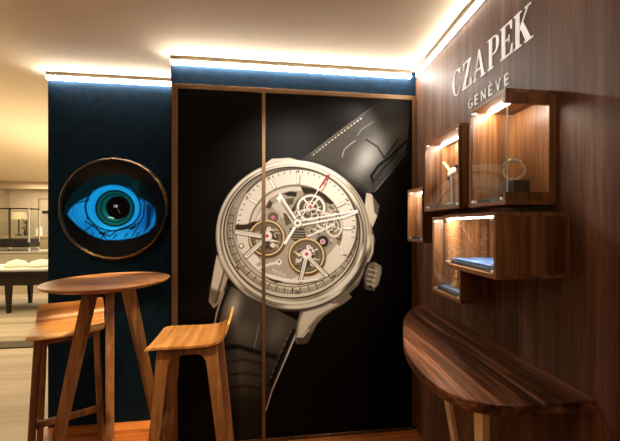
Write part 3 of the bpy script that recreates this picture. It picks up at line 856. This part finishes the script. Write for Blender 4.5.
C = np.vstack([eye_art(np.array([0.0]), np.array([0.0])), eye_art(X_, Z_), np.full((na, 3), 0.03)])
lin = np.where(C <= 0.04045, C / 12.92, ((C + 0.055) / 1.055) ** 2.4)
cc = np.ones((len(co), 4)); cc[:, :3] = lin
at_ = me.color_attributes.new('print', 'FLOAT_COLOR', 'POINT'); at_.data.foreach_set('color', cc.ravel())
me.materials.append(M['eye'])
for pgn in me.polygons:
    pgn.use_smooth = True
o = bpy.data.objects.new('dish', me); COL.objects.link(o); o.parent = t
bm = bmesh.new()
rs = np.random.RandomState(2)
wob = [1 + 0.010 * rs.randn() for _ in range(120)]
prof = [(0.962, -0.001), (0.958, -0.052), (0.975, -0.064), (1.0, -0.060), (1.018, -0.040), (1.02, -0.001)]
rings = []
for q in range(120):
    a_ = 2 * PI * q / 120
    rings.append([(E_R * (r_ if j in (0, 5) else r_ * (0.6 + 0.4 * wob[q])) * math.cos(a_), y_ * (0.9 + 0.1 * wob[(q + 3) % 120]), E_R * (r_ if j in (0, 5) else r_ * (0.6 + 0.4 * wob[q])) * math.sin(a_)) for j, (r_, y_) in enumerate(prof)])
loft(bm, rings + [rings[0]], cap=False)
bmesh.ops.remove_doubles(bm, verts=bm.verts[:], dist=1e-5)
obj('rim', bm, 'bronze_dark', t, smooth=True, angle=60)


# ------------------------------------------------------------------ white lettering on the walnut wall
sign = thing('wall_lettering', 'raised white serif lettering with a smaller line below on the upper walnut wall', 'sign', (WX, 1.565, 2.072))
def letter(name, strokes, s0, z0, h, depth=0.004, wscale=1.0):
    bm = bmesh.new()
    for k, pl in enumerate(strokes):
        prism(bm, [(a * h * wscale, b * h) for a, b in pl], lambda a, b, d_: (-d_, -(s0 + a), z0 + b), 0.0005, depth - 0.00005 * k)
    return obj(name, bm, 'letter', sign)
def bar(x0, y0, x1, y1, w):
    d_ = Vector((x1 - x0, y1 - y0)).normalized(); n_ = Vector((-d_.y, d_.x)) * w / 2
    return [(x0 - n_.x, y0 - n_.y), (x1 - n_.x, y1 - n_.y), (x1 + n_.x, y1 + n_.y), (x0 + n_.x, y0 + n_.y)]
def rect(x0, x1, y0, y1):
    return [(x0, y0), (x1, y0), (x1, y1), (x0, y1)]
def arcband(cx, cy, rx, ry, a0, a1, tf, n=18):
    o_, i_ = [], []
    for k in range(n + 1):
        a_ = math.radians(a0 + (a1 - a0) * k / n)
        tk = tf(a_)
        o_.append((cx + rx * math.cos(a_), cy + ry * math.sin(a_)))
        i_.append((cx + (rx - tk) * math.cos(a_), cy + (ry - min(tk, 0.05)) * math.sin(a_)))
    return o_, i_
def arcquads(*a, **k):
    o_, i_ = arcband(*a, **k)
    return [[o_[j], o_[j + 1], i_[j + 1], i_[j]] for j in range(len(o_) - 1)]
thick = lambda a_: 0.035 + 0.105 * abs(math.cos(a_)) ** 1.4
SER = {
    'C': arcquads(0.34, 0.5, 0.33, 0.515, 62, 298, thick) + [[(0.47, 0.99), (0.56, 0.70), (0.60, 0.70), (0.60, 0.99), (0.57, 0.99)], [(0.50, 0.03), (0.60, 0.27), (0.57, 0.28), (0.46, 0.05)]],
    'Z': [rect(0.06, 0.62, 0.955, 1.0), rect(0.02, 0.64, 0.0, 0.045), [(0.02, 0.02), (0.17, 0.02), (0.62, 0.98), (0.47, 0.98)], [(0.06, 1.0), (0.06, 0.74), (0.09, 0.74), (0.16, 0.96)], [(0.64, 0.0), (0.64, 0.28), (0.61, 0.28), (0.53, 0.04)]],
    'A': [bar(0.10, 0.02, 0.365, 0.98, 0.04), [(0.33, 1.01), (0.40, 1.01), (0.70, 0.0), (0.54, 0.0)], rect(0.18, 0.58, 0.30, 0.34), rect(0.0, 0.22, 0.0, 0.035), rect(0.46, 0.78, 0.0, 0.035)],
    'P': [rect(0.08, 0.23, 0.0, 1.0), rect(0.0, 0.33, 0.0, 0.035), rect(0.0, 0.30, 0.965, 1.0), rect(0.22, 0.36, 0.965, 1.0), rect(0.22, 0.36, 0.42, 0.455)] + arcquads(0.36, 0.71, 0.24, 0.29, -90, 90, lambda a_: 0.035 + 0.10 * abs(math.cos(a_))),
    'E': [rect(0.08, 0.23, 0.0, 1.0), rect(0.0, 0.56, 0.0, 0.04), rect(0.0, 0.54, 0.96, 1.0), rect(0.22, 0.42, 0.485, 0.525), [(0.54, 1.0), (0.54, 0.74), (0.51, 0.74), (0.43, 0.97)], [(0.58, 0.0), (0.58, 0.28), (0.55, 0.28), (0.46, 0.03)], rect(0.40, 0.43, 0.39, 0.62)],
    'K': [rect(0.08, 0.23, 0.0, 1.0), rect(0.0, 0.32, 0.0, 0.035), rect(0.0, 0.32, 0.965, 1.0), bar(0.22, 0.44, 0.58, 0.98, 0.04), rect(0.46, 0.70, 0.965, 1.0), [(0.27, 0.55), (0.38, 0.66), (0.70, 0.0), (0.52, 0.0)], rect(0.44, 0.78, 0.0, 0.035)],
}
pos = {'C': 0.0, 'Z': 0.095, 'A': 0.188, 'P': 0.296, 'E': 0.378, 'K': 0.456}
for ch, s0 in pos.items():
    letter('letter', SER[ch], s0, 0.0, 0.130, wscale=0.93)
SANS = {
    'G': arcquads(0.36, 0.5, 0.36, 0.5, 50, 320, lambda a_: 0.09, n=14) + [rect(0.42, 0.72, 0.36, 0.47), rect(0.61, 0.72, 0.12, 0.46)],
    'E': [rect(0.0, 0.095, 0, 1), rect(0.10, 0.52, 0, 0.11), rect(0.10, 0.52, 0.89, 1), rect(0.10, 0.46, 0.45, 0.56)],
    'N': [rect(0.0, 0.095, 0, 1), rect(0.585, 0.68, 0, 1), bar(0.06, 0.98, 0.62, 0.02, 0.10)],
    'V': [bar(0.05, 1.0, 0.34, 0.0, 0.095), bar(0.34, 0.0, 0.63, 1.0, 0.095)],
    'grave': [rect(0.0, 0.095, 0, 1), rect(0.10, 0.52, 0, 0.11), rect(0.10, 0.52, 0.89, 1), rect(0.10, 0.46, 0.45, 0.56), bar(0.16, 1.36, 0.34, 1.14, 0.10)],
}
for ch, s0 in zip(('G', 'E', 'N', 'grave', 'V', 'E'), (0.148, 0.200, 0.248, 0.302, 0.348, 0.402)):
    letter('small_letter', SANS[ch], s0, -0.113, 0.046, depth=0.004)


# ------------------------------------------------------------------ display boxes on the walnut wall
def showcase(label, xf, y0, y1, z0, z1, led=None, side_glass=False, bd=0.013, fr=0.011):
    """walnut box hung on the wall: y0 is its near end, xf its front"""
    t = thing('display_case', label, 'display case', (WX, (y0 + y1) / 2, z0))
    ox, oy, oz = t.location
    def P(x, y, z): return (x - ox, y - oy, z - oz)
    def B(bm, a, b, c, d_, e, f): box(bm, a - ox, b - ox, c - oy, d_ - oy, e - oz, f - oz)
    bm = bmesh.new()
    B(bm, xf, WX, y0, y1, z1 - bd, z1)
    obj('top_board', bm, 'walnut_y', t)
    bm = bmesh.new(); B(bm, xf, WX, y0, y1, z0, z0 + bd)
    obj('bottom_board', bm, 'walnut_y', t)
    bm = bmesh.new(); B(bm, xf, WX, y1 - fr, y1, z0 + bd, z1 - bd)
    obj('side_board', bm, 'walnut_z', t)
    bm = bmesh.new()
    if side_glass:
        zt, zb = z1 - 0.046, z0 + 0.040
        B(bm, xf, WX, y0, y0 + fr, zt, z1 - bd)
        B(bm, xf, WX, y0, y0 + fr, z0 + bd, zb)
        B(bm, WX - 0.026, WX, y0, y0 + fr, zb, zt)
    else:
        B(bm, xf, WX, y0, y0 + fr, z0 + bd, z1 - bd)
    obj('side_board', bm, 'walnut_z', t)
    bm = bmesh.new(); B(bm, WX - 0.006, WX - 0.0005, y0 + fr, y1 - fr, z0 + bd, z1 - bd)
    obj('back_board', bm, 'walnut_z', t)
    bm = bmesh.new(); B(bm, xf + 0.004, xf + 0.009, y0 + (0.004 if side_glass else fr), y1 - fr, z0 + bd, z1 - bd)
    gf = obj('glass_front', bm, 'glass', t)
    if side_glass:
        bm = bmesh.new(); B(bm, xf + 0.009, WX - 0.026, y0 + 0.003, y0 + 0.008, zb, zt)
        obj('glass_side', bm, 'glass', t)
        bm = bmesh.new(); B(bm, xf + 0.0095, xf + 0.0125, y0 + 0.0035, y0 + 0.0075, zb, zt)
        obj('glass_edge', bm, 'steel', t)
    if led:
        bm = bmesh.new(); B(bm, led - 0.005, led + 0.005, y0 + fr + 0.015, y1 - fr - 0.01, z1 - bd - 0.004, z1 - bd)
        obj('light_bar', bm, 'case_led', t)
    for (yy, zz) in ((y0 + fr + 0.010, z0 + bd + 0.007), (y1 - fr - 0.010, z0 + bd + 0.007), (y1 - fr - 0.010, z1 - bd - 0.009)) + (() if side_glass else ((y0 + fr + 0.010, z1 - bd - 0.009),)):
        bm = bmesh.new(); B(bm, xf + 0.0005, xf + 0.016, yy - 0.007, yy + 0.007, zz - 0.005, zz + 0.005)
        obj('glass_clip', bm, 'steel', gf, bevel=0.0015)
    return t


CASES = 'walnut display cases on the wall'
def shelf_pad(label, x0, x1, y0, y1, z, h, top, base):
    t = thing('display_pad', label, 'display pad', ((x0 + x1) / 2, (y0 + y1) / 2, z))
    a, b_ = (x1 - x0) / 2, (y1 - y0) / 2
    obj('base_board', one(box, -a, a, -b_, b_, 0, h * 0.55), base, t, bevel=0.002)
    obj('cushion', one(box, -a + 0.003, a - 0.003, -b_ + 0.003, b_ - 0.003, h * 0.55, h), top, t, bevel=0.003)
    return t
for args in (('wide low walnut display case with solid side and blue pad below the others', 0.617, 0.869, 1.190, 1.235, 1.440, 0.64, False),
             ('tall nearest walnut display case with glass side under the small lettering', 0.685, 0.919, 1.122, 1.466, 1.838, 0.757, True),
             ('middle walnut display case holding a watch on a slim stand', 0.720, 1.251, 1.596, 1.472, 1.837, 0.81, False),
             ('tall walnut display case partly behind the wide low one, with a gold figurine', 0.708, 1.221, 1.479, 1.072, 1.439, 0.79, False),
             ('smallest farthest walnut display case next to the printed watch wall', 0.720, 1.616, 1.835, 1.303, 1.612, 0.80, False)):
    showcase(*args)['group'] = CASES
shelf_pad('wide bright blue pad inside the low wide display case', 0.640, 0.850, 0.889, 1.170, 1.2485, 0.022, 'blue_pad', 'navy_pad')
shelf_pad('dark navy pad on the floor of the tall case with glass side', 0.704, 0.840, 0.936, 1.105, 1.4795, 0.014, 'navy_pad', 'navy_pad')
shelf_pad('dark navy pad under the watch stand in the middle case', 0.742, 0.850, 1.268, 1.575, 1.4855, 0.014, 'navy_pad', 'navy_pad')
shelf_pad('small blue pad beneath the gold figurine', 0.730, 0.850, 1.238, 1.460, 1.0855, 0.020, 'blue_pad', 'navy_pad')
shelf_pad('small navy pad in the farthest little display case', 0.742, 0.850, 1.632, 1.815, 1.3165, 0.012, 'navy_pad', 'navy_pad')

# watch on a leather block in the glass-sided case
bz = 1.4935
tag(obj('watch_block', one(box, 0.762, 0.824, 0.980, 1.042, bz, bz + 0.062), 'brown_leather', bevel=0.004), 'dark brown block carrying the upright watch in the glass-sided case', 'display block')
t = thing('wristwatch', 'silver wristwatch with gold strap closed in a ring on the dark block', 'watch', (0.786, 1.011, bz + 0.062), math.radians(-38))
def band(a0, a1, r, wd, th):
    bm = bmesh.new()
    rings = []
    n = 26
    for k in range(n + 1):
        a_ = math.radians(a0 + (a1 - a0) * k / n)
        c_, s_ = math.cos(a_), math.sin(a_)
        rings.append([(r_ * c_, y_, r + 0.001 + r_ * s_) for r_, y_ in ((r, -wd / 2), (r, wd / 2), (r - th, wd / 2), (r - th, -wd / 2))])
    loft(bm, rings)
    return bm
obj('strap', band(150, 420, 0.035, 0.028, 0.006), 'rose_gold', t, smooth=True)
obj('bracelet_link', band(50, 110, 0.0375, 0.030, 0.008), 'steel', t, smooth=True)
obj('bracelet_link', band(290, 355, 0.0378, 0.030, 0.009), 'steel', t, smooth=True)
bm = bmesh.new(); lathe(bm, [(0.0, -0.004), (0.017, -0.004), (0.019, 0.0), (0.018, 0.004), (0.0, 0.004)], 28)
a_ = math.radians(125)
bm.transform(Matrix.Translation((0.036 * math.cos(a_), 0, 0.037 + 0.036 * math.sin(a_))) @ Matrix.Rotation(PI / 2 - a_, 4, 'Y'))
obj('watch_body', bm, 'steel', t, smooth=True)

# watch on a slim stand in the middle case
tz = 1.4995
t = thing('watch_stand', 'slim silver pole stand with round foot in the middle case', 'stand', (0.795, 1.452, tz))
obj('foot', one(lathe, [(0.0, 0), (0.026, 0), (0.026, 0.006), (0.006, 0.010), (0.0, 0.010)], 24), 'steel', t, smooth=True)
obj('pole', one(lathe, [(0.0, 0.009), (0.005, 0.009), (0.005, 0.125), (0.0, 0.125)], 12), 'steel', t, smooth=True)
t = thing('wristwatch', 'silver dial wristwatch with gold clasp leaning on the slim stand', 'watch', (0.795, 1.452, tz + 0.125), math.radians(8))
bm = bmesh.new(); lathe(bm, [(0.0, -0.005), (0.024, -0.005), (0.027, 0.0), (0.025, 0.005), (0.0, 0.005)], 28)
tilt = Matrix.Translation((-0.012, -0.020, 0.034)) @ Matrix.Rotation(math.radians(-62), 4, 'Y')
bm.transform(tilt); obj('watch_body', bm, 'steel', t, smooth=True)
bm = bmesh.new(); lathe(bm, [(0.0, 0.005), (0.021, 0.005), (0.020, 0.0065), (0.0, 0.0065)], 28)
bm.transform(tilt); obj('dial', bm, 'dial_white', t)
bm = bmesh.new(); beam(bm, (-0.002, -0.045, 0.062), (0.004, 0.030, 0.000), 0.018, 0.004, (1, 0, 0)); obj('strap', bm, 'strap_black', t, bevel=0.001)
bm = bmesh.new(); beam(bm, (0.0, 0.060, 0.095), (-0.004, 0.004, 0.040), 0.020, 0.012, (1, 0, 0)); obj('clasp', bm, 'gold', t, bevel=0.003)
bm = bmesh.new(); beam(bm, (0.0, 0.0, -0.002), (-0.006, -0.010, 0.030), 0.010, 0.010, (1, 0, 0)); obj('holder', bm, 'steel', t)

# gold bell-shaped figurine
bm = bmesh.new()
lathe(bm, [(0.0, 0), (0.020, 0), (0.022, 0.006), (0.020, 0.016), (0.014, 0.030), (0.009, 0.042), (0.012, 0.050), (0.010, 0.056), (0.005, 0.060), (0.004, 0.070), (0.006, 0.076), (0.0, 0.082)], 28)
o = obj('gold_figurine', bm, 'gold', smooth=True, angle=60)
o.location = (0.775, 1.375, 1.1055)
tag(o, 'small gold bell-shaped figurine on the small blue pad in the lower case', 'figurine')


# ------------------------------------------------------------------ half-oval walnut bar
t = thing('bar_table', 'half-oval dark walnut bar table fixed along the walnut wall', 'table', (WX, 1.3, 0))
TOP = 0.904
pts = [(0.865, 0.775), (0.787, 0.775), (0.681, 0.776), (0.620, 0.778), (0.565, 0.789), (0.510, 0.812), (0.470, 0.848), (0.443, 0.915), (0.431, 1.00), (0.434, 1.10),
       (0.456, 1.22), (0.500, 1.352), (0.547, 1.48), (0.600, 1.605), (0.660, 1.71), (0.715, 1.785), (0.770, 1.835), (0.815, 1.86), (0.865, 1.868)]
def smooth_curve(pts, n=5):
    out = []
    for i in range(len(pts) - 1):
        p0, p1, p2, p3 = [Vector(pts[max(0, min(len(pts) - 1, i + k))]) for k in (-1, 0, 1, 2)]
        for k in range(n):
            s = k / n
            out.append(tuple(0.5 * ((2 * p1) + (-p0 + p2) * s + (2 * p0 - 5 * p1 + 4 * p2 - p3) * s * s + (-p0 + 3 * p1 - 3 * p2 + p3) * s ** 3)))
    return out + [pts[-1]]
cv = [pts[0]] + smooth_curve(pts[1:])
bm = bmesh.new()
def inset(k):                                     # under-bevelled rim
    return [(x + (0.0 if x > WX - 1e-6 else k * (WX - x) / 0.43), y + k * (1.3 - y) / 0.55) for x, y in cv]
loft(bm, [[(min(x, WX) - WX, y - 1.3, z) for x, y in inset(k)] for k, z in ((0.020, TOP - 0.038), (0.012, TOP - 0.030), (0.012, TOP - 0.003), (0.015, TOP))])
obj('top', bm, 'bar', t)
for (x, y, xb, yb, wd) in ((0.632, 0.965, 0.632, 0.945, 0.027), (0.625, 1.235, 0.80, 1.285, 0.019)):
    bm = bmesh.new()
    beam(bm, (x - WX, y - 1.3, TOP - 0.038), (xb - WX, yb - 1.3, 0.0), wd, 0.05, (1, 0, 0), wd * 0.8, 0.03)
    obj('leg', bm, 'brass_leg', t, bevel=0.002)
bm = bmesh.new(); box(bm, -0.06, -0.001, -0.45, 0.45, TOP - 0.075, TOP - 0.038)
obj('wall_rail', bm, 'walnut_y', t)


# ------------------------------------------------------------------ round bar table
TC = (-0.977, 1.846)
t = thing('bistro_table', 'tall round oak table on three splayed legs beside the eye wall', 'table', (*TC, 0))
TH = 1.100
bm = bmesh.new()
lathe(bm, [(0.0, TH - 0.026), (0.255, TH - 0.026), (0.285, TH - 0.016), (0.2945, TH - 0.006), (0.295, TH - 0.002), (0.292, TH), (0.0, TH)], 72)
obj('tabletop', bm, 'oak_top', t, smooth=True, angle=25)
near = math.atan2(-1.846, 0.977)
for k, da in enumerate((0, 2 * PI / 3, -2 * PI / 3)):
    a_ = near + da
    c_, s_ = math.cos(a_), math.sin(a_)
    bm = bmesh.new()
    r0, r1 = 0.092, 0.315
    tang = (-s_, c_, 0)
    def ringat(r_, z, wt, wr):
        return [(c_ * (r_ + a * wr / 2) - s_ * b_ * wt / 2, s_ * (r_ + a * wr / 2) + c_ * b_ * wt / 2, z) for a, b_ in ((-1, -1), (1, -1), (1, 1), (-1, 1))]
    loft(bm, [ringat(r1, 0.0, 0.034, 0.044), ringat(r0, TH - 0.028, 0.038, 0.066)])
    obj('leg', bm, 'oak_z', t, bevel=0.004)
    bm = bmesh.new()
    loft(bm, [[(c_ * r_ - s_ * b_, s_ * r_ + c_ * b_, z) for b_, z in ((-0.014, TH - 0.075), (0.014, TH - 0.075), (0.014, TH - 0.027), (-0.014, TH - 0.027))] for r_ in (0.0 if k == 0 else 0.012, 0.11)])
    obj('apron_beam', bm, 'oak_top', t)


# ------------------------------------------------------------------ bar stools
SH, SW, SD = 0.800, 0.345, 0.40
def make_stool(label, loc, rz):
    """local +x is the back with the turned-up lip, z up"""
    t = thing('bar_stool', label, 'stool', loc, rz, 'oak bar stools at the round table')
    prof = [(-0.205, -0.020), (-0.195, -0.008), (-0.17, -0.001), (-0.12, 0.0), (0.0, -0.004), (0.09, -0.003), (0.13, 0.004), (0.155, 0.017), (0.172, 0.038), (0.182, 0.064), (0.190, 0.092), (0.192, 0.098)]
    prof = smooth_curve(prof, 4)
    bm = bmesh.new()
    nw = 14
    def width(s):                                  # rounded front and back corners in plan
        q = 1.0
        if s < 0.12: q = 1 - 0.10 * (1 - s / 0.12) ** 2
        if s > 0.70: q = 1 - 0.10 * ((s - 0.70) / 0.30) ** 2
        return q
    rows_t, rows_b = [], []
    n = len(prof)
    for i, (x, z) in enumerate(prof):
        a, b_ = prof[max(i - 1, 0)], prof[min(i + 1, n - 1)]
        d_ = Vector((b_[0] - a[0], b_[1] - a[1])).normalized()
        nn = Vector((-d_.y, d_.x))
        wv = SW / 2 * width(i / (n - 1))
        th = 0.012
        rt, rb = [], []
        for k in range(nw + 1):
            f_ = -1 + 2 * k / nw
            dip = -0.006 * (1 - f_ * f_)
            rt.append(bm.verts.new((x, f_ * wv, SH + z + dip)))
            rb.append(bm.verts.new((x - nn.x * th, f_ * wv, SH + z - nn.y * th + dip)))
        rows_t.append(rt); rows_b.append(rb)
    for i in range(n - 1):
        for k in range(nw):
            bm.faces.new((rows_t[i][k], rows_t[i + 1][k], rows_t[i + 1][k + 1], rows_t[i][k + 1]))
            bm.faces.new((rows_b[i][k], rows_b[i][k + 1], rows_b[i + 1][k + 1], rows_b[i + 1][k]))
        for k in (0, nw):
            bm.faces.new((rows_t[i][k], rows_b[i][k], rows_b[i + 1][k], rows_t[i + 1][k]))
    for i in (0, n - 1):
        for k in range(nw):
            bm.faces.new((rows_t[i][k], rows_t[i][k + 1], rows_b[i][k + 1], rows_b[i][k]))
    obj('seat', bm, 'oak_x', t, smooth=True, angle=50)
    zt = SH - 0.018
    for sy in (-1, 1):
        ytop, ybot = sy * 0.130, sy * 0.160
        yat = lambda z: ybot + (ytop - ybot) * z / zt
        # side frame: two tapered legs joined under the seat by a rail with a rounded arch
        for sx in (-1, 1):
            bm = bmesh.new()
            xt, xb = sx * 0.110 - 0.005, sx * 0.190 + 0.002
            wt, wb = 0.062, 0.036
            rings = []
            for z, xc, wx in ((0, xb, wb), (zt, xt, wt)):
                y = yat(z)
                rings.append([(xc - wx / 2, y - 0.015, z), (xc + wx / 2, y - 0.015, z), (xc + wx / 2, y + 0.015, z), (xc - wx / 2, y + 0.015, z)])
            loft(bm, rings)
            obj('leg', bm, 'oak_z', t, bevel=0.004)
        bm = bmesh.new()
        arc = [(-0.105, zt), (-0.105, zt - 0.105), (-0.097, zt - 0.105)] + [(-0.097 + 0.055 * (1 - math.cos(q)), zt - 0.105 + 0.065 * math.sin(q)) for q in np.linspace(0.15, PI / 2, 9)]
        arc += [(-0.01 - x, z) for x, z in reversed(arc)]
        rings = [[(x, yat(z) + dy, z) for x, z in arc] for dy in (-0.013, 0.013)]
        loft(bm, rings)
        obj('side_rail', bm, 'oak_z', t)
    bm = bmesh.new(); box(bm, -0.118, -0.098, -0.118, 0.118, zt - 0.06, zt - 0.002); obj('cross_rail', bm, 'oak_z', t)
    bm = bmesh.new(); box(bm, 0.075, 0.095, -0.118, 0.118, zt - 0.06, zt - 0.002); obj('cross_rail', bm, 'oak_z', t)
    bm = bmesh.new(); zf = 0.30
    xf = (-0.185 + 0.08 * zf / zt) - 0.01
    box(bm, xf - 0.011, xf + 0.011, -0.137, 0.137, zf - 0.018, zf + 0.018); obj('footrest', bm, 'oak_z', t, bevel=0.003)
    return t
stool_r = make_stool('oak bar stool standing in front of the printed watch, lip to the right', (-0.522, 1.800, 0), math.radians(6))
stool_l = copy_tree(stool_r)
stool_l.location = (-1.34, 2.10, 0)
stool_l.rotation_euler = (0, 0, math.radians(119))
stool_l['label'] = 'oak bar stool behind the round table, partly hidden by its top and legs'


# ------------------------------------------------------------------ shop seen past the navy wall
bm = bmesh.new(); box(bm, -7.4, -1.9, 4.15, 6.5, 0.0005, 0.012)
t = thing('area_rug', 'pale striped rug under the dark display table', 'rug', (-4.6, 5.3, 0))
obj('pile', one(box, -2.8, 2.7, -1.15, 1.2, 0.0005, 0.016), 'rug', t)
bm.free()
obj('border', one(box, -2.8, 2.7, -1.36, -1.15, 0.0005, 0.015), 'rug_edge', t)

t = thing('vitrine_table', 'dark wooden display table on slim legs standing on the rug', 'table', (-4.3, 5.75, 0.016))
ox, oy = -4.3, 5.75
obj('apron', one(box, -1.6, 1.6, -0.35, 0.45, 0.44, 0.63), 'dark_wood', t, bevel=0.006)
obj('tabletop', one(box, -1.64, 1.64, -0.39, 0.49, 0.63, 0.665), 'dark_wood', t, bevel=0.004)
for (x, y) in ((-1.5, -0.28), (-0.07, -0.28), (1.5, -0.28), (-1.5, 0.40), (-0.27, 0.40), (1.5, 0.40)):
    bm = bmesh.new(); loft(bm, [[(x + a * q, y + b_ * q, z) for a, b_ in ((-1, -1), (1, -1), (1, 1), (-1, 1))] for q, z in ((0.020, 0), (0.034, 0.44))])
    obj('leg', bm, 'dark_wood', t)
t = thing('glass_showcase', 'low glass showcase lying on the dark display table', 'showcase', (-4.3, 5.80, 0.681))
obj('glass_hood', one(hood, -1.55, 1.45, -0.33, 0.38, 0.025, 0.30), 'glass', t)
obj('base_tray', one(box, -1.58, 1.48, -0.36, 0.41, 0.0, 0.022), 'white', t)
for x, s in ((0.05, 1.0), (0.42, 1.2)):
    bm = bmesh.new(); lathe(bm, [(0.0, 0), (0.14 * s, 0), (0.15 * s, 0.04), (0.10 * s, 0.10), (0.0, 0.13)], 20)
    o = obj('jewel_bust', bm, 'white', smooth=True)
    o.location = (-4.52 + x, 5.74, 0.7035)
    tag(o, 'white rounded jewel bust at the left inside the low glass showcase' if x < 0.1 else 'wider white jewel bust at the right inside the low glass showcase', 'jewel bust')

t = thing('side_counter', 'long cream counter standing behind the dark display table', 'counter', (-5.0, 7.3, 0))
obj('body', one(box, -1.8, 1.6, -0.25, 0.25, 0.0, 0.84), 'cream', t)
obj('worktop', one(box, -1.83, 1.63, -0.28, 0.28, 0.84, 0.875), 'white', t)
t = thing('glass_cabinet', 'upright framed glass cabinet with dark base on the cream counter', 'cabinet', (-5.56, 7.2, 0.875))
obj('base', one(box, -0.29, 0.29, -0.14, 0.14, 0.07, 0.24), 'black', t)
for x in (-0.26, 0.26):
    for y in (-0.11, 0.11):
        obj('foot', one(box, x - 0.02, x + 0.02, y - 0.02, y + 0.02, 0, 0.06), 'steel', t)
obj('glass_hood', one(hood, -0.275, 0.275, -0.125, 0.125, 0.24, 0.85), 'glass', t)
for x in (-0.28, 0.28):
    bm = bmesh.new()
    for y in (-0.13, 0.13):
        box(bm, x - 0.012, x + 0.012, y - 0.012, y + 0.012, 0.17, 0.88)
    obj('post', bm, 'steel' if x > 0 else 'dark_wood', t)
bm = bmesh.new(); box(bm, -0.30, 0.30, -0.14, 0.14, 0.85, 0.872); obj('top_rail', bm, 'dark_wood', t)

t = thing('sideboard', 'low brown sideboard seen through the glass cabinet', 'sideboard', (-5.95, 8.15, 0))
obj('body', one(box, -0.5, 0.5, -0.2, 0.2, 0.08, 1.11), 'cream_dark', t)
obj('plinth', one(box, -0.47, 0.47, -0.17, 0.17, 0.0, 0.08), 'dark_wood', t)
obj('top_board', one(box, -0.52, 0.52, -0.22, 0.22, 1.11, 1.15), 'cream_dark', t)
t = thing('table_lamp', 'table lamp with a tan drum shade on the brown sideboard', 'lamp', (-6.30, 8.15, 1.15))
obj('stem', one(lathe, [(0, 0), (0.07, 0), (0.07, 0.02), (0.012, 0.03), (0.012, 0.42), (0, 0.42)], 16), 'dark_wood', t, smooth=True)
obj('lamp_shade', one(lathe, [(0.0, 0.40), (0.15, 0.38), (0.13, 0.55), (0.0, 0.55)], 24), 'shade', t, smooth=True)
t = thing('potted_plant', 'dark leafy sprig in a small vase on the brown sideboard', 'plant', (-6.08, 8.08, 1.15))
obj('vase', one(lathe, [(0, 0), (0.045, 0), (0.06, 0.07), (0.03, 0.14), (0.025, 0.15), (0, 0.15)], 16), 'dark_wood', t, smooth=True)
bm = bmesh.new()
rs = np.random.RandomState(5)
for k in range(26):
    a_, l = rs.uniform(0, 2 * PI), rs.uniform(0.06, 0.15)
    z0 = 0.14 + rs.uniform(0, 0.20)
    p0 = Vector((0, 0, z0)); p1 = Vector((l * math.cos(a_), l * 0.6 * math.sin(a_), z0 + rs.uniform(0.0, 0.10)))
    n_ = Vector((-math.sin(a_), math.cos(a_), 0.4)) * 0.022
    mid_ = (p0 + p1) / 2
    bm.faces.new([bm.verts.new(q) for q in (p0, mid_ + n_, p1, mid_ - n_)])
beam(bm, (0, 0, 0.10), (0, 0, 0.36), 0.008, 0.008, (1, 0, 0))
obj('foliage', bm, 'leaf', t)
for k, (x, h) in enumerate(((-5.86, 0.16), (-5.78, 0.20))):
    bm = bmesh.new(); lathe(bm, [(0, 0), (0.028, 0), (0.028, h), (0.004, h), (0.003, h + 0.015), (0, h + 0.015)], 14)
    o = obj('pillar_candle', bm, 'white', smooth=True); o.location = (x, 8.08, 1.15)
    tag(o, 'shorter cream pillar candle on the brown sideboard' if k == 0 else 'taller cream pillar candle at the right on the brown sideboard', 'candle')
t = thing('floor_lamp', 'slim floor lamp with small black head behind the glass cabinet', 'lamp', (-5.92, 8.45, 0))
obj('pole', one(lathe, [(0, 0), (0.1, 0), (0.1, 0.02), (0.012, 0.03), (0.012, 1.70), (0, 1.70)], 14), 'steel', t, smooth=True)
bm = bmesh.new(); box(bm, -0.08, 0.10, -0.04, 0.04, 1.68, 1.75); obj('lamp_head', bm, 'black', t, bevel=0.01)
